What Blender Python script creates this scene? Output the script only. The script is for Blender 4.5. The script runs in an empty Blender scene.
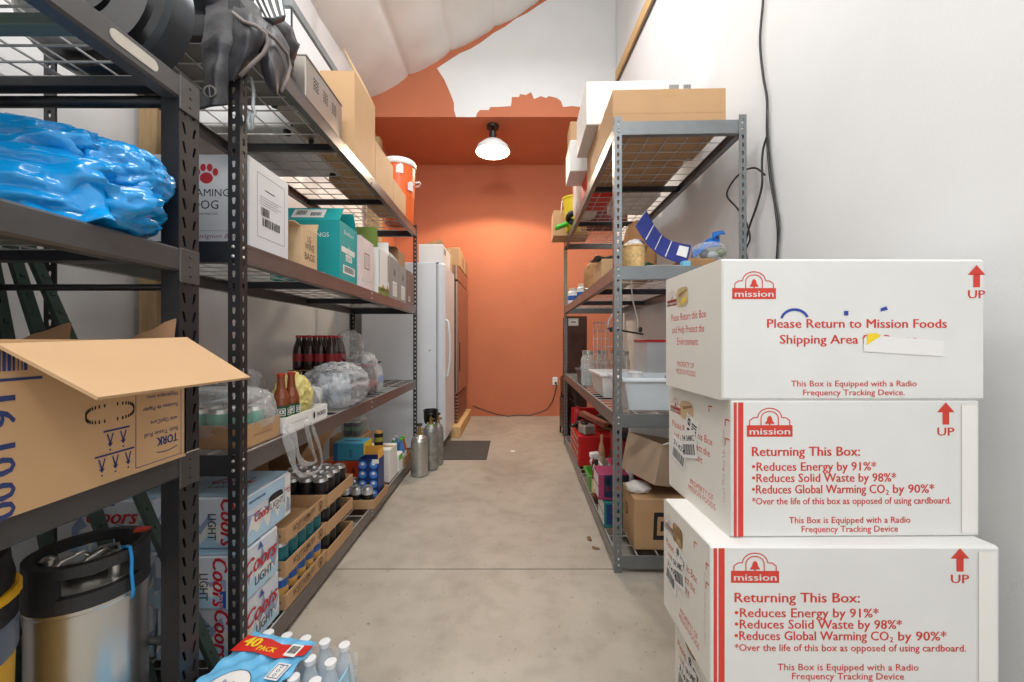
import bpy, bmesh, math, random
from mathutils import Vector, Matrix, noise
random.seed(7)
SC = bpy.context.scene
COL = SC.collection
PI = math.pi
F_PX = 400.0
EYE = 1.126

# ---------------------------------------------------------------- camera
cam_d = bpy.data.cameras.new('camera')
cam_d.sensor_width = 36.0
cam_d.lens = F_PX / 1024 * 36.0
cam_d.clip_start = 0.02
cam = bpy.data.objects.new('camera', cam_d)
COL.objects.link(cam)
cam.location = (0, 0, EYE)
cam.rotation_euler = (PI / 2, 0, 0)
SC.camera = cam

# ---------------------------------------------------------------- world, lamps, exposure
SC.view_settings.view_transform = 'Standard'
SC.view_settings.look = 'None'
SC.view_settings.exposure = 0.32
SC.view_settings.gamma = 1.0
SC.view_settings.use_curve_mapping = False
world = bpy.data.worlds.new('daylight')
SC.world = world
world.use_nodes = True
world.node_tree.nodes['Background'].inputs[0].default_value = (0.97, 0.985, 1.0, 1)
world.node_tree.nodes['Background'].inputs[1].default_value = 0.95


def area_lamp(name, loc, target, sx, sy, power, col=(1, 0.995, 0.985)):
    d = bpy.data.lights.new(name, 'AREA')
    d.shape = 'RECTANGLE'
    d.size, d.size_y, d.energy, d.color = sx, sy, power, col
    o = bpy.data.objects.new(name, d)
    COL.objects.link(o)
    o.location = loc
    o.rotation_euler = (Vector(target) - Vector(loc)).to_track_quat('-Z', 'Y').to_euler()
    return o


def bulb(name, loc, r, power, col=(1, 0.995, 0.985)):
    d = bpy.data.lights.new(name, 'POINT')
    d.energy, d.color, d.shadow_soft_size = power, col, r
    o = bpy.data.objects.new(name, d)
    COL.objects.link(o)
    o.location = loc
    return o


area_lamp('unseen_overhead_lamp', (-0.1, -1.2, 3.9), (-0.1, 0.6, 0.0), 1.6, 0.5, 46)  # unseen overhead lamp placed behind the camera
bulb('roof_fill_light', (-0.35, 0.9, 3.8), 0.25, 56)  # added fill light out of view, brightens the sloping roof too
area_lamp('unseen_overhead_lamp', (0.1, 3.0, 4.6), (0.0, 2.7, 0.0), 0.6, 1.2, 28)  # added fill lamp out of view, brightens the lower shelves


# ---------------------------------------------------------------- materials
def lin(c):
    c = c / 255.0
    return c / 12.92 if c <= 0.04045 else ((c + 0.055) / 1.055) ** 2.4


def rgb(t):
    return (lin(t[0]), lin(t[1]), lin(t[2]), 1.0)


MATS = {}


def mat(name, col, rough=0.6, metal=0.0, var=0.06, scale=9.0, bump=0.0, bscale=60.0, spec=0.5, coat=0.0,
        stretch=None):
    """a procedural surface: base colour with a little noise and optional bump"""
    if name in MATS:
        return MATS[name]
    m = bpy.data.materials.new(name)
    m.use_nodes = True
    nt = m.node_tree
    b = nt.nodes['Principled BSDF']
    b.inputs['Roughness'].default_value = rough
    b.inputs['Metallic'].default_value = metal
    b.inputs['Specular IOR Level'].default_value = spec
    b.inputs['Coat Weight'].default_value = coat
    c = rgb(col)
    tc = nt.nodes.new('ShaderNodeTexCoord')
    src = tc.outputs['Object']
    if stretch:
        mp = nt.nodes.new('ShaderNodeMapping')
        mp.inputs['Scale'].default_value = stretch
        nt.links.new(src, mp.inputs[0])
        src = mp.outputs[0]
    if var > 0:
        n = nt.nodes.new('ShaderNodeTexNoise')
        n.inputs['Scale'].default_value = scale
        n.inputs['Detail'].default_value = 4
        nt.links.new(src, n.inputs['Vector'])
        r = nt.nodes.new('ShaderNodeValToRGB')
        r.color_ramp.elements[0].position = 0.3
        r.color_ramp.elements[1].position = 0.7
        r.color_ramp.elements[0].color = (c[0] * (1 - var), c[1] * (1 - var), c[2] * (1 - var), 1)
        r.color_ramp.elements[1].color = (min(1, c[0] * (1 + var)), min(1, c[1] * (1 + var)), min(1, c[2] * (1 + var)), 1)
        nt.links.new(n.outputs[0], r.inputs[0])
        nt.links.new(r.outputs[0], b.inputs['Base Color'])
    else:
        b.inputs['Base Color'].default_value = c
    if bump > 0:
        n2 = nt.nodes.new('ShaderNodeTexNoise')
        n2.inputs['Scale'].default_value = bscale
        n2.inputs['Detail'].default_value = 3
        nt.links.new(src, n2.inputs['Vector'])
        bp = nt.nodes.new('ShaderNodeBump')
        bp.inputs['Strength'].default_value = bump
        bp.inputs['Distance'].default_value = 0.01
        nt.links.new(n2.outputs[0], bp.inputs['Height'])
        nt.links.new(bp.outputs[0], b.inputs['Normal'])
    MATS[name] = m
    return m


def film(name, col=(240, 243, 245), clear=0.86, rough=0.12, bump=0.5, bscale=28.0):
    """thin clear plastic: mostly see-through with glossy creases"""
    if name in MATS:
        return MATS[name]
    m = bpy.data.materials.new(name)
    m.use_nodes = True
    nt = m.node_tree
    out = nt.nodes['Material Output']
    b = nt.nodes['Principled BSDF']
    b.inputs['Base Color'].default_value = rgb(col)
    b.inputs['Roughness'].default_value = rough
    b.inputs['Specular IOR Level'].default_value = 0.8
    tr = nt.nodes.new('ShaderNodeBsdfTransparent')
    mx = nt.nodes.new('ShaderNodeMixShader')
    lw = nt.nodes.new('ShaderNodeLayerWeight')
    lw.inputs['Blend'].default_value = 0.35
    tc = nt.nodes.new('ShaderNodeTexCoord')
    n = nt.nodes.new('ShaderNodeTexNoise')
    n.inputs['Scale'].default_value = bscale
    n.inputs['Detail'].default_value = 5
    nt.links.new(tc.outputs['Object'], n.inputs['Vector'])
    bp = nt.nodes.new('ShaderNodeBump')
    bp.inputs['Strength'].default_value = bump
    bp.inputs['Distance'].default_value = 0.02
    nt.links.new(n.outputs[0], bp.inputs['Height'])
    nt.links.new(bp.outputs[0], b.inputs['Normal'])
    nt.links.new(bp.outputs[0], lw.inputs['Normal'])
    ma = nt.nodes.new('ShaderNodeMath')
    ma.operation = 'MULTIPLY_ADD'
    ma.inputs[1].default_value = 0.42
    ma.inputs[2].default_value = 1 - clear
    ma.use_clamp = True
    nt.links.new(lw.outputs['Facing'], ma.inputs[0])
    nt.links.new(ma.outputs[0], mx.inputs[0])
    nt.links.new(tr.outputs[0], mx.inputs[1])
    nt.links.new(b.outputs[0], mx.inputs[2])
    nt.links.new(mx.outputs[0], out.inputs[0])
    MATS[name] = m
    return m


def glow(name, col, strength):
    m = bpy.data.materials.new(name)
    m.use_nodes = True
    b = m.node_tree.nodes['Principled BSDF']
    b.inputs['Base Color'].default_value = rgb(col)
    b.inputs['Emission Color'].default_value = rgb(col)
    b.inputs['Emission Strength'].default_value = strength
    MATS[name] = m
    return m


# ---------------------------------------------------------------- mesh builder
def at(px, py, y):
    return Vector(((px - 512) * y / F_PX, y, EYE - (py - 341) * y / F_PX))


_TXT = {}


def text_mesh(s, bold=0.0, shear=0.0):
    k = (s, bold, shear)
    if k not in _TXT:
        cu = bpy.data.curves.new('lettering_curve', 'FONT')
        cu.body = s
        cu.size = 1.0
        cu.resolution_u = 2
        cu.offset = bold
        cu.shear = shear
        o = bpy.data.objects.new('lettering_curve', cu)
        me = bpy.data.meshes.new_from_object(o)
        vs = [v.co.copy() for v in me.vertices]
        fs = [tuple(p.vertices) for p in me.polygons]
        bpy.data.objects.remove(o)
        bpy.data.curves.remove(cu)
        bpy.data.meshes.remove(me)
        _TXT[k] = (vs, fs)
    return _TXT[k]


class MB:
    def __init__(self):
        self.v, self.f, self.m, self.s, self.mats = [], [], [], [], []

    def mi(self, m):
        if m not in self.mats:
            self.mats.append(m)
        return self.mats.index(m)

    def add(self, vs, fs, m, smooth=False, M=None):
        o = len(self.v)
        k = self.mi(m)
        for p in vs:
            p = Vector(p)
            self.v.append(M @ p if M else p)
        for f in fs:
            self.f.append(tuple(i + o for i in f))
            self.m.append(k)
            self.s.append(smooth)
        return self

    def box(self, x0, x1, y0, y1, z0, z1, m, bev=0.0, M=None):
        c = Vector(((x0 + x1) / 2, (y0 + y1) / 2, (z0 + z1) / 2))
        h = Vector((abs(x1 - x0) / 2, abs(y1 - y0) / 2, abs(z1 - z0) / 2))
        b = min(bev, min(h) * 0.9)
        vs, fs, idx = [], [], {}
        S = (-1, 1)
        if b <= 0:
            for sx in S:
                for sy in S:
                    for sz in S:
                        idx[(sx, sy, sz)] = len(vs)
                        vs.append(c + Vector((sx * h.x, sy * h.y, sz * h.z)))
            for a in range(3):
                for s in S:
                    o1, o2 = (a + 1) % 3, (a + 2) % 3
                    q = []
                    for (p, r) in ((-1, -1), (1, -1), (1, 1), (-1, 1)):
                        k = [0, 0, 0]
                        k[a], k[o1], k[o2] = s, p, r
                        q.append(idx[tuple(k)])
                    fs.append(tuple(q if s > 0 else q[::-1]))
        else:
            for sx in S:
                for sy in S:
                    for sz in S:
                        for a in range(3):
                            p = [sx * (h.x - b), sy * (h.y - b), sz * (h.z - b)]
                            p[a] = (sx, sy, sz)[a] * h[a]
                            idx[(sx, sy, sz, a)] = len(vs)
                            vs.append(c + Vector(p))
            def K(t, a):
                return idx[(t[0], t[1], t[2], a)]
            for a in range(3):
                o1, o2 = (a + 1) % 3, (a + 2) % 3
                for s in S:
                    q = []
                    for (p, r) in ((-1, -1), (1, -1), (1, 1), (-1, 1)):
                        k = [0, 0, 0]
                        k[a], k[o1], k[o2] = s, p, r
                        q.append(K(k, a))
                    fs.append(tuple(q if s > 0 else q[::-1]))
                for s in S:
                    for t in S:
                        k1, k2 = [0, 0, 0], [0, 0, 0]
                        k1[o1] = k2[o1] = s
                        k1[o2] = k2[o2] = t
                        k1[a], k2[a] = -1, 1
                        fs.append((K(k1, o1), K(k2, o1), K(k2, o2), K(k1, o2)))
            for sx in S:
                for sy in S:
                    for sz in S:
                        fs.append(tuple(K((sx, sy, sz), a) for a in range(3)))
            ff = []
            for f in fs:
                p = [vs[i] for i in f]
                n = (p[1] - p[0]).cross(p[2] - p[0])
                cc = sum(p, Vector()) / len(p)
                ff.append(f if n.dot(cc - c) > 0 else f[::-1])
            fs = ff
        return self.add(vs, fs, m, False, M)

    def lathe(self, prof, m, c=(0, 0, 0), seg=18, M=None, smooth=True, a0=0.0, a1=2 * PI):
        """prof: [(r, z) or (r, z, material)], the material paints the band ABOVE that ring"""
        full = abs(a1 - a0 - 2 * PI) < 1e-6
        n = seg if full else seg + 1
        c = Vector(c)
        for i in range(len(prof) - 1):
            (r0, z0), (r1, z1) = prof[i][:2], prof[i + 1][:2]
            mm = prof[i][2] if len(prof[i]) > 2 else m
            vs, fs = [], []
            for r, z in ((r0, z0), (r1, z1)):
                for k in range(n):
                    a = a0 + (a1 - a0) * k / seg
                    vs.append(c + Vector((r * math.cos(a), r * math.sin(a), z)))
            for k in range(seg):
                k2 = (k + 1) % n
                fs.append((k, k2, n + k2, n + k))
            self.add(vs, fs, mm, smooth, M)
        for r, z, mm, up in ((prof[0][0], prof[0][1], prof[0][2] if len(prof[0]) > 2 else m, 0),
                             (prof[-1][0], prof[-1][1], prof[-2][2] if len(prof[-2]) > 2 else m, 1)):
            if r > 1e-5 and full:
                vs = [c + Vector((r * math.cos(2 * PI * k / seg), r * math.sin(2 * PI * k / seg), z)) for k in range(seg)]
                self.add(vs, [tuple(range(seg)) if up else tuple(range(seg - 1, -1, -1))], mm, False, M)
        return self

    def tube(self, pts, r, m, seg=8, closed=False, cap=True, flat=1.0):
        pts = [Vector(p) for p in pts]
        n = len(pts)
        vs, fs = [], []
        up = None
        for i, p in enumerate(pts):
            a = pts[(i - 1) % n] if (i > 0 or closed) else p
            b = pts[(i + 1) % n] if (i < n - 1 or closed) else p
            t = (b - a).normalized()
            if up is None:
                up = t.orthogonal().normalized()
            up = (up - t * up.dot(t))
            up = up.normalized() if up.length > 1e-6 else t.orthogonal().normalized()
            w = t.cross(up)
            rr = r[i] if isinstance(r, (list, tuple)) else r
            for k in range(seg):
                an = 2 * PI * k / seg
                vs.append(p + up * (rr * math.cos(an)) + w * (rr * flat * math.sin(an)))
        for i in range(n if closed else n - 1):
            j = (i + 1) % n
            for k in range(seg):
                k2 = (k + 1) % seg
                fs.append((i * seg + k, i * seg + k2, j * seg + k2, j * seg + k))
        if cap and not closed:
            fs.append(tuple(range(seg - 1, -1, -1)))
            fs.append(tuple((n - 1) * seg + k for k in range(seg)))
        return self.add(vs, fs, m, True)

    def cyl(self, p0, p1, r, m, seg=12, r2=None):
        return self.tube([p0, p1], [r, r if r2 is None else r2], m, seg)

    def poly(self, pts, m):
        return self.add(pts, [tuple(range(len(pts)))], m)

    def prism(self, pts, d, m):
        """a flat outline given thickness d (a vector)"""
        d = Vector(d)
        n = len(pts)
        vs = [Vector(p) for p in pts] + [Vector(p) + d for p in pts]
        fs = [tuple(range(n - 1, -1, -1)), tuple(range(n, 2 * n))]
        fs += [(i, (i + 1) % n, n + (i + 1) % n, n + i) for i in range(n)]
        return self.add(vs, fs, m)

    def blob(self, c, rad, m, seed=0, amp=0.15, freq=3.0, sub=3, zmin=None, sq=1.0, ridge=False, M=None, an=(1, 1, 1)):
        bm = bmesh.new()
        bmesh.ops.create_icosphere(bm, subdivisions=sub, radius=1.0)
        c = Vector(c)
        off = Vector((seed * 13.7, seed * 5.1, seed * 9.3))
        vs = []
        for v in bm.verts:
            p = v.co.copy()
            if sq != 1.0:
                p = Vector([math.copysign(abs(q) ** sq, q) for q in p])
            k = noise.fractal(Vector((p.x * an[0], p.y * an[1], p.z * an[2])) * freq + off, 0.9, 2.1, 3)
            if ridge:
                k = (1 - 2.2 * abs(k)) * 0.6
            p *= 1 + amp * k
            q = Vector((p.x * rad[0], p.y * rad[1], p.z * rad[2])) + c
            if zmin is not None and q.z < zmin:
                q.z = zmin
            vs.append(q)
        fs = [tuple(x.index for x in f.verts) for f in bm.faces]
        bm.free()
        return self.add(vs, fs, m, True, M)

    def sheet(self, rows, m, n=6, thick=0.003, rip=0.0, seed=0, rf=9.0):
        """a smooth cloth through a grid of control points, with real thickness"""
        R = [[Vector(p) for p in r] for r in rows]

        def cr(a, b, c, d, t):
            return 0.5 * ((2 * b) + (c - a) * t + (2 * a - 5 * b + 4 * c - d) * t * t + (3 * b - a - 3 * c + d) * t ** 3)

        def dens(L):
            out = []
            for i in range(len(L) - 1):
                a, b, c, d = L[max(i - 1, 0)], L[i], L[i + 1], L[min(i + 2, len(L) - 1)]
                for k in range(n):
                    out.append(cr(a, b, c, d, k / n))
            out.append(L[-1])
            return out
        G = [dens(r) for r in R]
        cols = [dens([G[i][j] for i in range(len(G))]) for j in range(len(G[0]))]
        W, H = len(cols), len(cols[0])
        P = [[cols[j][i] for j in range(W)] for i in range(H)]
        N = []
        for i in range(H):
            row = []
            for j in range(W):
                du = P[i][min(j + 1, W - 1)] - P[i][max(j - 1, 0)]
                dv = P[min(i + 1, H - 1)][j] - P[max(i - 1, 0)][j]
                nn = du.cross(dv)
                row.append(nn.normalized() if nn.length > 1e-9 else Vector((0, 0, 1)))
            N.append(row)
        if rip:
            for i in range(H):
                for j in range(W):
                    P[i][j] = P[i][j] + N[i][j] * rip * noise.noise(P[i][j] * rf + Vector((seed, 0, 0)))
        vs = [P[i][j] for i in range(H) for j in range(W)]
        vs += [P[i][j] + N[i][j] * thick for i in range(H) for j in range(W)]
        o = H * W
        fs = []
        for i in range(H - 1):
            for j in range(W - 1):
                a, b, c, d = i * W + j, i * W + j + 1, (i + 1) * W + j + 1, (i + 1) * W + j
                fs.append((d, c, b, a))
                fs.append((a + o, b + o, c + o, d + o))
        ring = [j for j in range(W)] + [i * W + W - 1 for i in range(1, H)] + \
               [(H - 1) * W + j for j in range(W - 2, -1, -1)] + [i * W for i in range(H - 2, 0, -1)]
        for k in range(len(ring)):
            a, b = ring[k], ring[(k + 1) % len(ring)]
            fs.append((a, b, b + o, a + o))
        return self.add(vs, fs, m, True)

    def build(self, name, parent=None, loc=None, rot=0.0, solid=0.0):
        me = bpy.data.meshes.new(name)
        me.from_pydata([tuple(p) for p in self.v], [], self.f)
        for m in self.mats:
            me.materials.append(m)
        me.polygons.foreach_set('material_index', self.m)
        me.polygons.foreach_set('use_smooth', self.s)
        me.update()
        o = bpy.data.objects.new(name, me)
        COL.objects.link(o)
        if parent is not None:
            o.parent = parent
        if loc is not None:
            o.location = loc
        o.rotation_euler = (0, 0, rot)
        if solid:
            md = o.modifiers.new('thickness', 'SOLIDIFY')
            md.thickness = solid
            md.offset = 0
        return o


CAP = max(v.y for v in text_mesh('H')[0])


class Face:
    """a printable face: origin, two directions, size in metres"""
    def __init__(self, mb, o, u, v, w, h):
        self.mb, self.o, self.u, self.v, self.w, self.h = mb, Vector(o), Vector(u), Vector(v), w, h
        self.n = self.u.cross(self.v)

    def p(self, a, b, lay=1):
        return self.o + self.u * a + self.v * b + self.n * (0.0006 * lay)

    def poly(self, pts, m, lay=1):
        self.mb.poly([self.p(a, b, lay) for a, b in pts], m)

    def rect(self, a0, b0, a1, b1, m, lay=1):
        self.poly([(a0, b0), (a1, b0), (a1, b1), (a0, b1)], m, lay)

    def frame(self, a0, b0, a1, b1, t, m, lay=1):
        self.rect(a0, b0, a1, b0 + t, m, lay)
        self.rect(a0, b1 - t, a1, b1, m, lay)
        self.rect(a0, b0 + t, a0 + t, b1 - t, m, lay)
        self.rect(a1 - t, b0 + t, a1, b1 - t, m, lay)

    def ring(self, a, b, ra, rb, t, m, lay=1, t0=0.0, t1=2 * PI, n=24):
        P, Q = [], []
        for k in range(n + 1):
            an = t0 + (t1 - t0) * k / n
            P.append((a + ra * math.cos(an), b + rb * math.sin(an)))
            Q.append((a + (ra - t) * math.cos(an), b + (rb - t) * math.sin(an)))
        for k in range(n):
            self.poly([P[k], P[k + 1], Q[k + 1], Q[k]], m, lay)

    def disc(self, a, b, ra, rb, m, lay=1, n=20):
        self.poly([(a + ra * math.cos(2 * PI * k / n), b + rb * math.sin(2 * PI * k / n)) for k in range(n)], m, lay)

    def stroke(self, pts, t, m, lay=1):
        for (a0, b0), (a1, b1) in zip(pts, pts[1:]):
            d = math.hypot(a1 - a0, b1 - b0) or 1e-6
            na, nb = -(b1 - b0) / d * t / 2, (a1 - a0) / d * t / 2
            self.poly([(a0 + na, b0 + nb), (a0 - na, b0 - nb), (a1 - na, b1 - nb), (a1 + na, b1 + nb)], m, lay)

    def text(self, s, a, b, h, m, width=None, align='c', rot=0.0, bold=0.0, shear=0.0, lay=1):
        """baseline point (a, b), cap height h, optional total width"""
        if bold > 0:
            e = bold * h / CAP * 0.9
            for k in (-1, 1):
                self.text(s, a + k * e * math.cos(math.radians(rot)), b + k * e * math.sin(math.radians(rot)), h, m, width, align, rot, 0, shear, lay + .35 * k)
            if bold < 0.016:
                return
        vs, fs = text_mesh(s, 0.0, shear)
        x0, x1 = min(v.x for v in vs), max(v.x for v in vs)
        sy = h / CAP
        sx = width / (x1 - x0) if width else sy
        ox = {'l': x0, 'c': (x0 + x1) / 2, 'r': x1}[align]
        cr, sr = math.cos(math.radians(rot)), math.sin(math.radians(rot))
        P = []
        for v in vs:
            x, y = (v.x - ox) * sx, v.y * sy
            P.append(self.p(a + x * cr - y * sr, b + x * sr + y * cr, lay))
        self.mb.add(P, fs, m)

    def barcode(self, a0, b0, a1, b1, m, white=None, lay=1, seed=1):
        if white:
            self.rect(a0, b0, a1, b1, white, lay)
        rnd = random.Random(seed)
        w = a1 - a0
        x = a0 + w * 0.1
        while x < a1 - w * 0.14:
            t = w * rnd.choice((0.015, 0.03, 0.045))
            self.rect(x, b0 + (b1 - b0) * 0.2, x + t, b1 - (b1 - b0) * 0.12, m, lay + 1)
            x += t + w * rnd.choice((0.02, 0.035))


def face(mb, side, w, d, h, z=0.0, cx=0.0, cy=0.0):
    if side == '-y':
        return Face(mb, (cx - w / 2, cy - d / 2, z), (1, 0, 0), (0, 0, 1), w, h)
    if side == '+x':
        return Face(mb, (cx + w / 2, cy - d / 2, z), (0, 1, 0), (0, 0, 1), d, h)
    if side == '-x':
        return Face(mb, (cx - w / 2, cy + d / 2, z), (0, -1, 0), (0, 0, 1), d, h)
    if side == '+z':
        return Face(mb, (cx - w / 2, cy - d / 2, z + h), (1, 0, 0), (0, 1, 0), w, d)


# ---------------------------------------------------------------- things and parts
def tag(o, label, cat, group=None):
    o['label'], o['category'] = label, cat
    if group:
        o['group'] = group
    return o


def thing(name, label, cat, loc=(0, 0, 0), rot=0.0, group=None):
    o = bpy.data.objects.new(name, None)
    o.empty_display_size = 0.05
    COL.objects.link(o)
    o.location = loc
    o.rotation_euler = (0, 0, rot)
    return tag(o, label, cat, group)


def struct(o):
    o['kind'] = 'structure'
    return o


def dup(root, loc, rot=None, label=None, group=None):
    r = root.copy()
    COL.objects.link(r)
    r.location = loc
    if rot is not None:
        r.rotation_euler = (0, 0, rot)
    if label:
        r['label'] = label
    if group:
        r['group'] = group
    for ch in list(root.children):
        c = ch.copy()
        COL.objects.link(c)
        c.parent = r
        for g in list(ch.children):
            d = g.copy()
            COL.objects.link(d)
            d.parent = c
    return r

# ================================================================ palette
M_WHITE = mat('white_wall_paint', (226, 227, 227), 0.85, var=0.02, scale=3, bump=0.06, bscale=90)
M_ORANGE = mat('orange_wall_paint', (192, 112, 78), 0.72, var=0.05, scale=2.2, bump=0.05, bscale=70)
M_ROOFV = mat('white_vinyl_insulation', (226, 225, 222), 0.42, var=0.03, scale=4, bump=0.12, bscale=5)
M_WALLV = mat('pale_vinyl_insulation', (226, 225, 224), 0.3, var=0.05, scale=4, bump=0.3, bscale=6)
M_WOOD = mat('bare_timber', (158, 130, 92), 0.7, var=0.18, scale=7, stretch=(6, 6, 0.6), bump=0.1)
M_WOODX = mat('bare_timber_along', (214, 176, 122), 0.7, var=0.18, scale=7, stretch=(6, 0.6, 6), bump=0.1)
M_STEEL = mat('charcoal_rack_enamel', (50, 50, 53), 0.36, 0.35, var=0.1, scale=5)
M_STEEL1 = mat('black_rack_enamel', (46, 46, 49), 0.42, 0.25, var=0.14, scale=6)
M_RAIL1 = mat('grey_rack_enamel', (88, 87, 87), 0.36, 0.4, var=0.12, scale=5)
M_RAIL = mat('grey_brown_rack_enamel', (112, 106, 104), 0.3, 0.5, var=0.08, scale=5)
M_GALV = mat('grey_hammered_steel', (128, 132, 134), 0.34, 0.6, var=0.08, scale=14)
M_WIRE = mat('zinc_wire', (205, 203, 199), 0.35, 0.35, var=0.0)
M_KRAFT = mat('kraft_cardboard', (186, 148, 108), 0.75, var=0.05, scale=4)
M_KRAFT2 = mat('pale_kraft_cardboard', (198, 160, 118), 0.72, var=0.04, scale=4)
M_KRAFTD = mat('brown_cardboard', (160, 122, 88), 0.78, var=0.06, scale=4)
M_TAPE = mat('packing_tape', (186, 146, 98), 0.25, var=0.02)
M_BLACK = mat('black_plastic', (30, 30, 32), 0.4, var=0.08)
M_BLK = mat('black_ink', (28, 28, 30), 0.7, var=0)
M_RED = mat('red_ink', (206, 62, 48), 0.7, var=0)
M_WPAPER = mat('white_card', (230, 229, 226), 0.65, var=0.02)
M_GREYC = mat('grey_card', (148, 148, 148), 0.7, var=0.04)
M_ALU = mat('brushed_aluminium', (196, 196, 194), 0.34, 0.85, var=0.06, scale=20)
M_STAIN = mat('stainless_steel', (200, 198, 194), 0.28, 0.9, var=0.05, scale=8, stretch=(1, 1, 0.15))
M_WPLAS = mat('white_plastic', (232, 233, 234), 0.35, var=0.02)
M_FILM = film('clear_film')
M_FILMG = film('grey_clear_film', (214, 218, 222), 0.78, 0.12, 0.9, 24)
M_CLEAR = film('clear_rigid_plastic', (228, 234, 238), 0.6, 0.12, 0.05, 10)
M_BLUEINK = mat('navy_ink', (44, 58, 110), 0.7, var=0)

# ================================================================ room
XL, XR, YG, YB, YF = -1.68, 1.225, 4.72, 6.0, -2.6
ZS = 3.77


def concrete():
    m = bpy.data.materials.new('concrete_slab')
    m.use_nodes = True
    nt = m.node_tree
    b = nt.nodes['Principled BSDF']
    tc = nt.nodes.new('ShaderNodeTexCoord')

    def nz(scale, detail=5, dist=0.0):
        n = nt.nodes.new('ShaderNodeTexNoise')
        n.inputs['Scale'].default_value = scale
        n.inputs['Detail'].default_value = detail
        n.inputs['Distortion'].default_value = dist
        nt.links.new(tc.outputs['Object'], n.inputs['Vector'])
        return n
    a, c, s = nz(1.6, 6, 0.6), nz(9, 6), nz(55, 3)

    def ramp(n, stops):
        r = nt.nodes.new('ShaderNodeValToRGB')
        while len(r.color_ramp.elements) < len(stops):
            r.color_ramp.elements.new(0.5)
        for e, (p, col) in zip(r.color_ramp.elements, stops):
            e.position, e.color = p, rgb(col)
        nt.links.new(n.outputs[0], r.inputs[0])
        return r
    r1 = ramp(a, [(0.28, (158, 150, 139)), (0.5, (173, 165, 153)), (0.72, (183, 175, 163))])
    r2 = ramp(c, [(0.3, (232, 231, 229)), (0.55, (255, 255, 255))])
    r3 = ramp(s, [(0.24, (150, 140, 130)), (0.34, (255, 255, 255))])
    for r in (r2, r3):
        mx = nt.nodes.new('ShaderNodeMix')
        mx.data_type, mx.blend_type = 'RGBA', 'MULTIPLY'
        mx.inputs[0].default_value = 0.8
        nt.links.new(r1.outputs[0], mx.inputs[6])
        nt.links.new(r.outputs[0], mx.inputs[7])
        r1 = type('o', (), {'outputs': [mx.outputs[2]]})()
    nt.links.new(r1.outputs[0], b.inputs['Base Color'])
    b.inputs['Roughness'].default_value = 0.46
    bp = nt.nodes.new('ShaderNodeBump')
    bp.inputs['Strength'].default_value = 0.08
    nt.links.new(c.outputs[0], bp.inputs['Height'])
    nt.links.new(bp.outputs[0], b.inputs['Normal'])
    return m


M_CONC = concrete()
M_JOINT = mat('saw_cut_dirt', (112, 102, 90), 0.9, var=0.1)
mb = MB()
ys = [YF, 1.972, 6.05]
g = 0.004
mb.box(-1.9, 2.7, YF, 1.975 - g, -0.12, 0, M_CONC)
mb.box(-1.9, 2.7, 1.975 + g, 6.12, -0.12, 0, M_CONC)
mb.box(-1.9, 2.7, 1.975 - g, 1.975 + g, -0.12, -0.006, M_JOINT)
struct(mb.build('floor'))

# side wall of vinyl faced insulation, softly wrinkled
mb = MB()
NX, NZ = 150, 60
vs, fs = [], []
for i in range(NX + 1):
    for j in range(NZ + 1):
        y, z = YF + (YG - YF) * i / NX, 4.05 * j / NZ
        n = noise.fractal(Vector((y * 1.1 + 0.6 * z, 0, z * 1.6 - 0.5 * y)), 0.8, 2.0, 4)
        pil = abs(math.sin(PI * (y + 0.1) / 1.2)) ** 0.5
        r = 1 - abs(n) * 2.0
        vs.append((XL - 0.03 + 0.02 * pil + 0.012 * r, y, z))
for i in range(NX):
    for j in range(NZ):
        a = i * (NZ + 1) + j
        fs.append((a, a + NZ + 1, a + NZ + 2, a + 1))
mb.add(vs, fs, M_WALLV, True)
mb.box(XL - 0.14, XL - 0.06, YF, YG, 0, 4.05, M_WALLV)
struct(mb.build('wall_left'))

mb = MB()
mb.box(XR, XR + 0.12, YF, YG - 0.02, 0, 6.0, M_WHITE)
struct(mb.build('wall_right'))
mb = MB()
mb.box(XR - 0.012, XR + 0.13, YG - 0.02, YG + 0.02, 0, ZS, M_WOOD)
struct(mb.build('trim_1'))
mb = MB()
mb.box(-1.9, 2.7, YB, YB + 0.12, 0, ZS, M_ORANGE)
struct(mb.build('wall_back'))
mb = MB()
mb.box(-1.9, XL - 0.06, YG, YB, 0, ZS, M_ORANGE)
struct(mb.build('wall_alcove_left'))
mb = MB()
mb.box(2.58, 2.7, YG, YB, 0, ZS, M_ORANGE)
struct(mb.build('wall_alcove_right'))
mb = MB()
mb.box(-1.9, 2.7, YG, YB + 0.12, ZS, ZS + 0.1, M_ORANGE)
struct(mb.build('ceiling_alcove'))

# gable above the alcove: orange with a big rolled patch of white
rnd = random.Random(3)
ZR0, SL = 3.985, 0.568     # roof height at x = -1.652 and slope


def roofz(x):
    return ZR0 + SL * (x + 1.652)


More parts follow.
